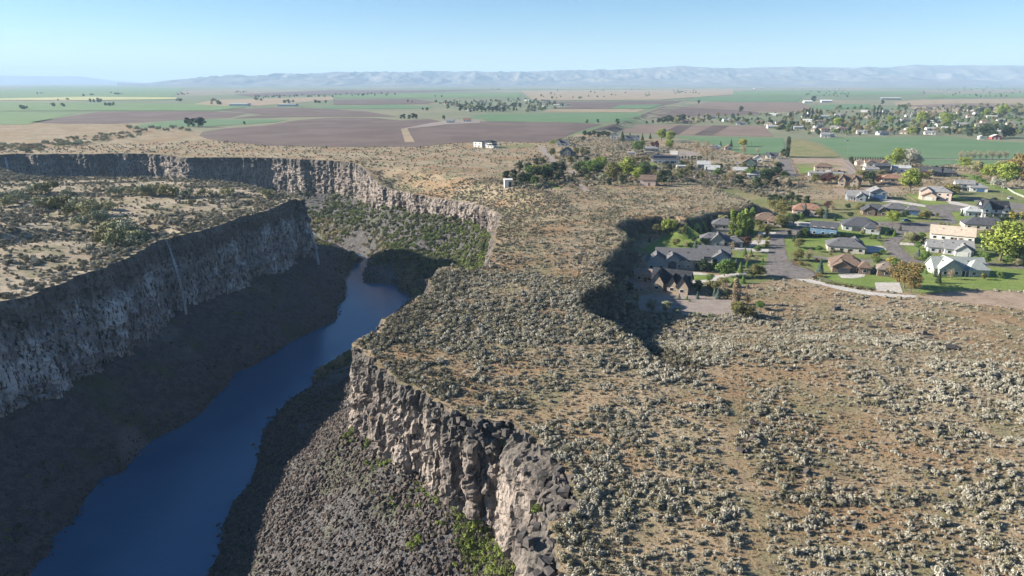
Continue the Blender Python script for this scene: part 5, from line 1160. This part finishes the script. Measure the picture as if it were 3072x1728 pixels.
# big rocks lying in the near sagebrush
bl = [(980,650,2.6,"pale flat topped boulder, largest rock in the near sagebrush"),(1030,665,2.0,"dark rock right of the pale flat topped boulder"),(945,690,1.5,"dark rock left below the pale flat topped boulder"),(970,735,2.2,"pale slab of rock below the flat topped boulder"),
 (1010,760,1.5,"small dark rock right of the pale slab"),(910,795,1.9,"dark low rock left of the sagebrush track"),(950,800,1.5,"dark rock at the bend of the sagebrush track"),(1880,885,1.9,"black hollow rock alone on bare tan ground"),(2000,1035,1.5,"pale pointed rock toward the right edge"),
 (1190,1045,1.8,"pale grey boulder in the middle of the sagebrush"),(1260,910,1.8,"dark boulder under silver sagebrush"),(1895,665,1.8,"lone grey boulder right of the dense sagebrush"),(2010,260,2.6,"dark rock pile, left part, on the upper right sagebrush slope"),(2050,265,2.4,"dark rock pile, right part, on the upper right sagebrush slope"),
 (1870,180,2.4,"dark rock cluster below the gravel path"),(1900,200,2.0,"smaller dark rock beside the cluster below the gravel path"),(1415,50,2.4,"dark rock on the sagebrush crest left of the path"),(1590,140,1.8,"flat grey rock in the upper sagebrush"),(1690,140,1.8,"grey rock right of the flat grey one"),
 (560,175,2.6,"black rock at the top of the broken rock heap by the scarp end"),(500,205,2.2,"black rock at the left of the heap by the scarp end"),(620,215,3.0,"tall black rock in the heap by the scarp end"),(655,165,2.2,"black rock right of the heap by the scarp end"),(600,185,2.4,"leaning black rock inside the heap by the scarp end"),
 (1800,1400,1.5,"upright pale rock at the bottom edge"),(2150,900,1.4,"small dark rock among tufts at right"),(2230,930,1.4,"dark rock right of the small one among tufts"),(1960,790,1.2,"small dark rock on bare ground"),(2050,800,1.2,"small dark rock right of another on bare ground"),(1510,1190,1.6,"dark rock under the lower middle sagebrush"),(1720,1215,1.3,"pale sloping rock in the lower sagebrush")]
W = on_many([px('Q',a,b) for a,b,_,_ in bl])
for j, ((a,b,q,lab), w) in enumerate(zip(bl, W)):
    dep = math.hypot(w[1], CAM_Z); q2 = min(q*(dep/150)**.5, 4.2)
    o = place_things("boulder", [(w[0],w[1],w[2]+q2*.18)], [rng.uniform(0,.4,3)+np.array([0,0,j])], [(q2*1.1,q2*.9,q2*.85)], [j%5], BLK if 'pale' not in lab else ROCK, lab, "boulder", None)[0]
# broken blocks along the near rim and ledge
RB = []
k = np.where((RM[:,1] > 84) & (RM[:,1] < 152))[0]
for _ in range(130):
    q = rng.choice(k); off = rng.uniform(-.8, 4.6); z = -.2 if off < .3 else -rng.uniform(.2,1)*min(5.0, off*1.3); sz = rng.uniform(.7,2.4)*(1 if off > -.6 else .55)
    RB.append((RM[q,0]+RMn[q,0]*off, RM[q,1]+RMn[q,1]*off, z, sz))
k = np.where((RM[:,1] > 152) & (RM[:,1] < 300) & (RM[:,0] > -60))[0]
for _ in range(60):
    q = rng.choice(k); off = rng.uniform(-1.5,.8); RB.append((RM[q,0]+RMn[q,0]*off, RM[q,1]+RMn[q,1]*off, -.2, rng.uniform(.6,1.7)))
for x, y, z, sz in RB:
    place_things("basalt_block", [(x,y,z)], [rng.uniform(-.35,.35,3)+np.array([0,0,rng.uniform(0,6)])], [(sz,sz*rng.uniform(.7,1.1),sz*rng.uniform(.7,1.3))], [rng.integers(0,5)], BLK, "dark broken basalt block along the near canyon rim", "rock", "basalt blocks along the near rim")

# shrubs in the canyon and on the far plateau
def on_floor(S):
    S = np.asarray(S, float); dx = (S[:,0]-PCX)/FPX; yu = -(S[:,1]-PCY)/FPX; dy = yu*SP+CP; dz = yu*CP-SP; z = np.full(len(S), -45.0)
    for _ in range(14):
        t = (z-CAM_Z)/dz; z = z + (floor_h(np.column_stack([dx*t, dy*t]))-z)*.5
    t = (z-CAM_Z)/dz; return np.column_stack([dx*t, dy*t, z])
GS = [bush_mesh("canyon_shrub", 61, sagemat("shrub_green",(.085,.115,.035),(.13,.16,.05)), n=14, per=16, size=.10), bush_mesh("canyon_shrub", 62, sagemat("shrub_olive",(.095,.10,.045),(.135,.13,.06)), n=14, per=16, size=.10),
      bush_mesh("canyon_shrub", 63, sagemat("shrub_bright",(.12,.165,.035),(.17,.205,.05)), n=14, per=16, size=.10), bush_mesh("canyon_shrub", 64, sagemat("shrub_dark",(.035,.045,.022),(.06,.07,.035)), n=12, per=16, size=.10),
      bush_mesh("canyon_shrub", 65, sagemat("reed_straw",(.33,.28,.16),(.24,.21,.11)), n=12, per=14, size=.10)]
Ps, Ss, Is = [], [], []
P = floor_pts(46000, -240, 25, 300, 700); P = P[inside(P, CANYON) & ~inside(P, RIVER)]; dm = seg_dist(P, RM[::14,:2]); dl = seg_dist(P, RL[::14,:2]); db = np.minimum(seg_dist(P,BL),seg_dist(P,BR))
c = fbm(P[:,0]/24,P[:,1]/24,3,97) + .22 + .35*sm(-140,-60,P[:,0]) ; k = (dm < dl) & (rng.random(len(P)) < .75*sm(-.45,.35,c)) & (db > 1.5); P = P[k]; db = db[k]; c = c[k]
i = rng.choice([0,1,2,0,1,3], len(P)); i[(db < 14) & (rng.random(len(P)) < .6)] = 4; Ps.append(P); Ss.append(.8+2.0*rng.random(len(P))**2.2); Is.append(i)
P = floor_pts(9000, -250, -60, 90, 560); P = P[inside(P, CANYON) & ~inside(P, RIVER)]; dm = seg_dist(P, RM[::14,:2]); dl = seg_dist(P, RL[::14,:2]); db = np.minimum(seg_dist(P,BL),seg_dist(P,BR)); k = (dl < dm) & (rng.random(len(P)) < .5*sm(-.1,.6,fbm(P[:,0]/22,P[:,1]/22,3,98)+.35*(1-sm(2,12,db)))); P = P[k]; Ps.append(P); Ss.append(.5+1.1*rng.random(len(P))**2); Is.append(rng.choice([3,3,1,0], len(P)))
P = floor_pts(9000, -115, 16, 88, 290); P = P[inside(P, CANYON) & ~inside(P, RIVER)]; dm = seg_dist(P, RM[::14,:2]); dl = seg_dist(P, RL[::14,:2]); db = np.minimum(seg_dist(P,BL),seg_dist(P,BR))
c = (1-sm(2,22,db)) + .7*(1-sm(6,13,dm))+ .6*sm(215,250,P[:,1]); k = (dm < dl) & (rng.random(len(P)) < .5*sm(.3,1.,c+.35*fbm(P[:,0]/9,P[:,1]/9,2,99))); P = P[k]; dm = dm[k]; Ps.append(P); Ss.append(.4+.9*rng.random(len(P))**2); Is.append(np.where(dm < 14, rng.choice([0,2,1],len(P)), rng.choice([3,1,3],len(P))))
ng = [(1150,1250,34),(1230,1350,34),(1190,1410,30),(1050,1180,18),(900,1000,16),(850,950,14),(940,1030,14),(775,1275,10),(640,840,10),(430,710,12),(1130,1300,30),(1270,1430,26),(560,735,10),(1010,1130,14),(1080,1350,14)]
for a, b, q in ng:
    w = on_floor([px('N',a,b)])[0]; k = 2*q; dx = rng.normal(0, q*.09, (k,2)); Ps.append(w[:2]+dx); Ss.append(.5+.8*rng.random(k)); Is.append(rng.choice([2,0,2,1], k))
P = np.concatenate(Ps); s = np.concatenate(Ss); i = np.concatenate(Is); n = len(P); P3 = np.column_stack([P, floor_h(P)-.05]); rot = np.column_stack([np.zeros(n),np.zeros(n),rng.uniform(0,6.28,n)]); scl = np.column_stack([s*1.25*rng.uniform(.85,1.2,n),s*1.25*rng.uniform(.85,1.2,n),s*rng.uniform(.9,1.4,n)])
m = split_near(P3, s, 280)
for q in range(5): 
    if not (i[m] == q).any(): m[np.argmax(i == q)] = True
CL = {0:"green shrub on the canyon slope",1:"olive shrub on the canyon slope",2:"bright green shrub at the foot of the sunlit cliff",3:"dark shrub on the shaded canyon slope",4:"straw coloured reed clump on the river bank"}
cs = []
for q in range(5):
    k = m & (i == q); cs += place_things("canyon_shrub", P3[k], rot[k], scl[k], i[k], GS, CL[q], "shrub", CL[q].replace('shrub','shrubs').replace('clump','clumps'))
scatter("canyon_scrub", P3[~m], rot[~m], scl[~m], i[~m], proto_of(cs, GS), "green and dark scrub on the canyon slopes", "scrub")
for a, b, q in ((1260,745,9),(1400,890,9),(1420,1090,6),(1485,1350,8),(1160,690,5)):
    x, y = at(*px('N',a,b), -4.0); k = rng.normal(0,.9,(q,2))
    place_things("canyon_shrub", np.column_stack([x+k[:,0],y+k[:,1],np.full(q,-4.4)]), [(0,0,v) for v in rng.uniform(0,6,q)], [(v,v,v) for v in rng.uniform(.7,1.4,q)], rng.choice([0,2],q), GS, "green shrub on the broken ledge of the near rim", "shrub", "green shrubs on the near rim ledge")
# willow thickets on the left plateau
wl = [(350,430,75),(250,440,70),(140,500,80),(330,540,75),(400,540,75),(460,540,80),(600,545,75),(650,570,80),(740,600,95),(620,655,65),(700,655,75),(780,640,80),(880,445,60),(1000,450,45),(1100,455,75),(1180,455,85),(1280,470,80),(1400,465,65),(1550,460,55),(1720,445,60),(2030,445,60),
      (870,690,110),(950,700,130),(850,750,110),(1000,765,120),(1100,760,85),(910,775,120),(1440,515,40),(1160,550,45),(520,450,50),(60,520,60),(0,480,60),(820,560,60),(560,590,60)]
S = np.array([px('L',a,b) for a,b,_ in wl]); W = np.array([(*at(*q, -1), 0) for q in S]); W[:,2] = height_left(W[:,:2])
lb = sorted(range(len(wl)), key=lambda k: wl[k][0])
for (a,b,h), s_, w in zip(wl, S, W):
    hm = 1.3*h/2.5156/FPX*math.hypot(math.hypot(w[0],w[1]),CAM_Z); o = add_tree(w[0],w[1],w[2]-.1,hm,'shrub',random.choice(['willow','willow','pale','olive']),parts=True,wide=1.15)
    o["label"] = "grey green willow thicket on the left plateau above the canyon"; o["group"] = "willow thickets on the left plateau"
q = in_px(np.array([(0,458),(0,436),(100,430),(200,415),(330,400),(420,398),(430,410),(330,420),(250,436),(100,458)],float), 70, 9, 33); W = on_many(q)
for w in W:
    o = add_tree(w[0],w[1],w[2]-.1,random.uniform(3.5,7),'shrub',random.choice(['willow','tan','pale','willow']),parts=False,wide=1.3); o["label"] = "pale willow thicket on the far left rim"; o["group"] = "willow thickets on the far left rim"
# groves too far off to tell the trees apart
if FAR:
    F3 = np.array(FAR); n = len(F3); pr = [next(t['o'] for t in TREES if t['kind'] == kd and t['col'] == cl and t['o'].type == 'MESH') for kd, cl in (('round','olive'),('pine','dark'),('round','pale'),('round','green'),('pine','dark'))]
    sc3 = np.column_stack([F3[:,3]*1.25,F3[:,3]*1.25,F3[:,3]]); P3 = F3[:,:3].copy(); P3[:,2] -= F3[:,3]*.1
    scatter("far_groves", P3, np.column_stack([np.zeros(n),np.zeros(n),rng.uniform(0,6.28,n)]), sc3, rng.integers(0,5,n), pr, "far groves of dark trees about the farms on the plain", "grove")

# waterfalls
M['fall'] = flat("falling_water", (.42,.45,.48), (.22,.24,.26), .8, .35, .4, sxyz=(3,3,.25))  # water greyed: the wall's shade is worked into its colour
def waterfall(sx, R, N, z0, z1, w0, w1, label):
    """falls from the rim point that shows at column sx, down along the wall"""
    q, _, zc = screen(R); k = np.where(zc > 50)[0]; k = k[np.argmin(np.abs(q[k]-sx)+(zc[k]*.02 if R is RL else 0))]
    o = empty("waterfall", (R[k,0],R[k,1],z1)); tag(o, label, "waterfall"); n = 24
    for sidx in range(3):
        V, F_ = [], []; ph = rng.uniform(0,6); tx, ty = -N[k,1], N[k,0]
        for i in range(n+1):
            t = i/n; dz = (z0-z1)*t; out_ = .6+4.6*min(1.0, 2.2*t)**.6+.10*dz; wv = (w0+(w1-w0)*t)*(.7+.3*math.sin(11*t+ph))*.5; ox = (sidx-1)*(w0+(w1-w0)*t)*.4+.25*math.sin(5*t+ph)
            for e, g in ((-1,-.15),(1,-.15),(1,.15),(-1,.15)): V.append((N[k,0]*(out_+g)+tx*(ox+e*wv/2), N[k,1]*(out_+g)+ty*(ox+e*wv/2), z0-z1-dz))
        for i in range(n):
            for e in range(4): F_.append((i*4+e, i*4+(e+1)%4, i*4+4+(e+1)%4, i*4+4+e))
        mesh_obj("strand", V, F_, M['fall'], o)
    return o
waterfall(497, RL, RLn, -.6, -38, .55, 1.1, "thin white waterfall dropping from the left rim past the shaded cliff")
waterfall(914, RL, RLn, -20, -44, .8, 1.6, "small waterfall at the far tip of the left promontory")
waterfall(16, RM, RMn, -3, -30, 1.6, 2.0, "faint waterfall on the far wall at the left edge")
# ------------------------------------------------------------------ small things: poles, vehicles, fences
M['wood'] = flat("weathered_pole_wood", (.26,.21,.16), (.19,.15,.115), 1.5); M['tyre'] = flat("tyre_rubber", (.015,.015,.016), rough=.7); M['steel'] = flat("grey_steel", (.35,.35,.36), rough=.4, metal=.6)
def pole(zone, x, y, h, label):
    w = on_many([px(zone, x, y)])[0]; o = empty("utility_pole", w); tag(o, label, "pole")
    V, F_ = tube([(0,0,-.5),(0,0,h*.5),(0,0,h)], [.17,.14,.11], 8); mesh_obj("mast", V, F_, M['wood'], o)
    a = pbox("crossarm", M['wood'], o, (0,-.14,h-.7), (2.2,.12,.14), .6)
    for k in (-1,0,1): pbox("insulator", M['trim'], a, (k*.42,0,1.2), (.05,.6,1.2))
for z, x, y, h, l in [('G',2345,690,11,"tall pale pole beside the road at the right"),('G',805,237,11,"pole standing at the corner of the large green field"),('D',1435,250,7,"short post with a crossbar on the lawn by the street"),
   ('B',1227,630,11,"lone pole beside the white modern house"),('C',875,700,10,"pole at the end of the straight asphalt road"),('F',1555,245,10,"pole standing in the green field left of the dark cypress"),('E',1680,590,9,"bare pole right of the pale barn")]: pole(z, x, y, h, l)
def carmat(n, c): return flat("paint_"+n, c, rough=.3, spec=.5)
CMAT = {n: carmat(n, c) for n, c in dict(white=(.7,.7,.7), black=(.02,.02,.024), silver=(.42,.43,.44), red=(.35,.03,.03), blue=(.05,.12,.28)).items()}
def car(zone, x, y, rot, c, label, truck=False):
    w = on_many([px(zone, x, y)])[0]; o = empty("pickup_truck" if truck else "parked_car", (w[0],w[1],w[2]+.13), math.radians(rot)); tag(o, label, "truck" if truck else "car")
    L, W2, h1, h2 = (5.6,1.0,1.0,1.85) if truck else (4.6,.92,.85,1.5)
    prof = [(-L/2,.35),(-L/2,h1),(-L/2+.2,h1+.05),(L/2-1.1,h1),(L/2,h1-.18),(L/2,.35)]
    n = len(prof); V = [(a,-W2,b) for a,b in prof]+[(a,W2,b) for a,b in prof]; F_ = [tuple(range(n)), tuple(range(2*n-1,n-1,-1))]+[(i,i+n,(i+1)%n+n,(i+1)%n) for i in range(n)]
    mesh_obj("body", V, F_, CMAT[c], o)
    cb = [(-.3,h1-.01),(.1,h2),(1.3,h2),(1.9,h1-.02)] if truck else [(-L/2+.3,h1),(-L/2+.9,h2),(.5,h2),(1.3,h1-.01)]
    V = [(a,-W2*.88,b) for a,b in cb]+[(a,W2*.88,b) for a,b in cb]; cab = mesh_obj("cabin", V, [(0,1,2,3),(7,6,5,4),(0,4,5,1),(1,5,6,2),(2,6,7,3)], M['pane'], o)
    m0, m1 = cb[1], cb[2]; pbox("cabin_roof", CMAT[c], cab, ((m0[0]+m1[0])/2,0,h2), (abs(m1[0]-m0[0])+.15,W2*1.8,.1))
    for sx in (-1,1):
        for sy in (-1,1):
            V, F_ = [], []
            for k in range(12):
                a = 2*math.pi*k/12; V += [(.36*math.cos(a),-.12,.36*math.sin(a)),(.36*math.cos(a),.12,.36*math.sin(a))]
            F_ = [(2*k,2*k+1,(2*k+3)%24,(2*k+2)%24) for k in range(12)]+[tuple(range(0,24,2)),tuple(range(23,0,-2))]
            wh = mesh_obj("wheel", V, F_, M['tyre'], o); wh.location = (sx*L*.31,sy*W2*.92,.33); pbox("hub", M['steel'], wh, (0,sy*.1,0), (.3,.08,.3))
for a in [('G',1215,655,-20,'black',"black car on the drive right of the slate blue shop"),('G',2280,665,20,'black',"dark car parked beside the road at the right"),('G',2440,658,15,'silver',"silver car further along the same right hand road"),('E',1590,255,-10,'white',"white pickup truck in the far work yard",True),('E',1615,262,20,'black',"black car beside the white truck in the far work yard"),
          ('E',2280,395,-20,'white',"white car left of the dark green house"),('C',1300,585,-10,'silver',"silver car left of the brown hip roofed lot",False),('S',410,815,-60,'blue',"blue car at the foot of the shaded scarp"),('S',2250,210,10,'white',"white car on the pale drive right of the poplars"),('D',180,185,10,'white',"white truck on the drive at the left of the street",True),('D',1400,215,0,'blue',"small blue car under the yellow umbrella shaped tree"),('E',1530,300,5,'silver',"silver car between the trailers of the work yard")]: car(*a)
def fence(zone, pts, h, m, label, gap=3.0):
    W = on_many([px(zone, *p) for p in pts]); D = []
    for a, b in zip(W[:-1], W[1:]):
        k = max(1, int(np.hypot(*(b-a)[:2])/gap)); D += [a+(b-a)*i/k for i in range(k)]
    D.append(W[-1]); o = empty("rail_fence", W[0]); tag(o, label, "fence"); D = np.array(D)-W[0]
    for i, p in enumerate(D):
        pbox("post", m, o, (p[0],p[1],p[2]+h/2-.2), (.14,.14,h+.4))
        if i:
            q = D[i-1]; c = (p+q)/2; L = np.hypot(*(p-q)[:2])
            for z in (.45,.95): pbox("rail", m, o, (c[0],c[1],c[2]+h*z-.1), (L,.06,.14), math.atan2(p[1]-q[1],p[0]-q[0]))
fence('G', [(2410,560),(2480,605),(2576,645)], 1.3, M['trim'], "white rail fence across the grass at the right edge"); fence('G', [(1330,590),(1440,650),(1500,695)], 1.2, M['wood'], "wooden rail fence left of the large pink house")
fence('D', [(560,800),(640,830),(850,868),(1075,900)], 1.2, M['gdoor_d'], "dark metal fence between the lawn and the gravel path"); fence('G', [(770,285),(900,400),(925,420)], 1.2, M['wood'], "wooden fence along the dirt lane beside the bare lot"); fence('F', [(2250,470),(2310,600),(2390,780)], 1.3, M['wood'], "wooden fence along the straight asphalt road")
fence('G', [(1560,265),(1900,263),(2576,268)], 1.2, M['trim'], "long pale fence along the edge of the large green field", 8.0)
# ------------------------------------------------------------------ haze: the air between here and the hills
bm = bmesh.new(); bmesh.ops.create_cube(bm, size=1.0)
for v in bm.verts: v.co = Vector((v.co.x*76000, 16500+v.co.y*36600, 292+v.co.z*764))
me = bpy.data.meshes.new("haze"); bm.to_mesh(me); bm.free()
hz = link(bpy.data.objects.new("haze", me)); tag(hz, "thin pale blue air over the whole plain", "haze", kind="stuff")
m = bpy.data.materials.new("haze_air"); m.use_nodes = True; nt = m.node_tree; nt.nodes.clear()
o = nt.nodes.new("ShaderNodeOutputMaterial"); v = nt.nodes.new("ShaderNodeVolumePrincipled")
v.inputs["Color"].default_value = (0.52,0.75,1.0,1); v.inputs["Density"].default_value = 6e-5; v.inputs["Anisotropy"].default_value = 0.0
nt.links.new(v.outputs[0], o.inputs["Volume"]); me.materials.append(m)
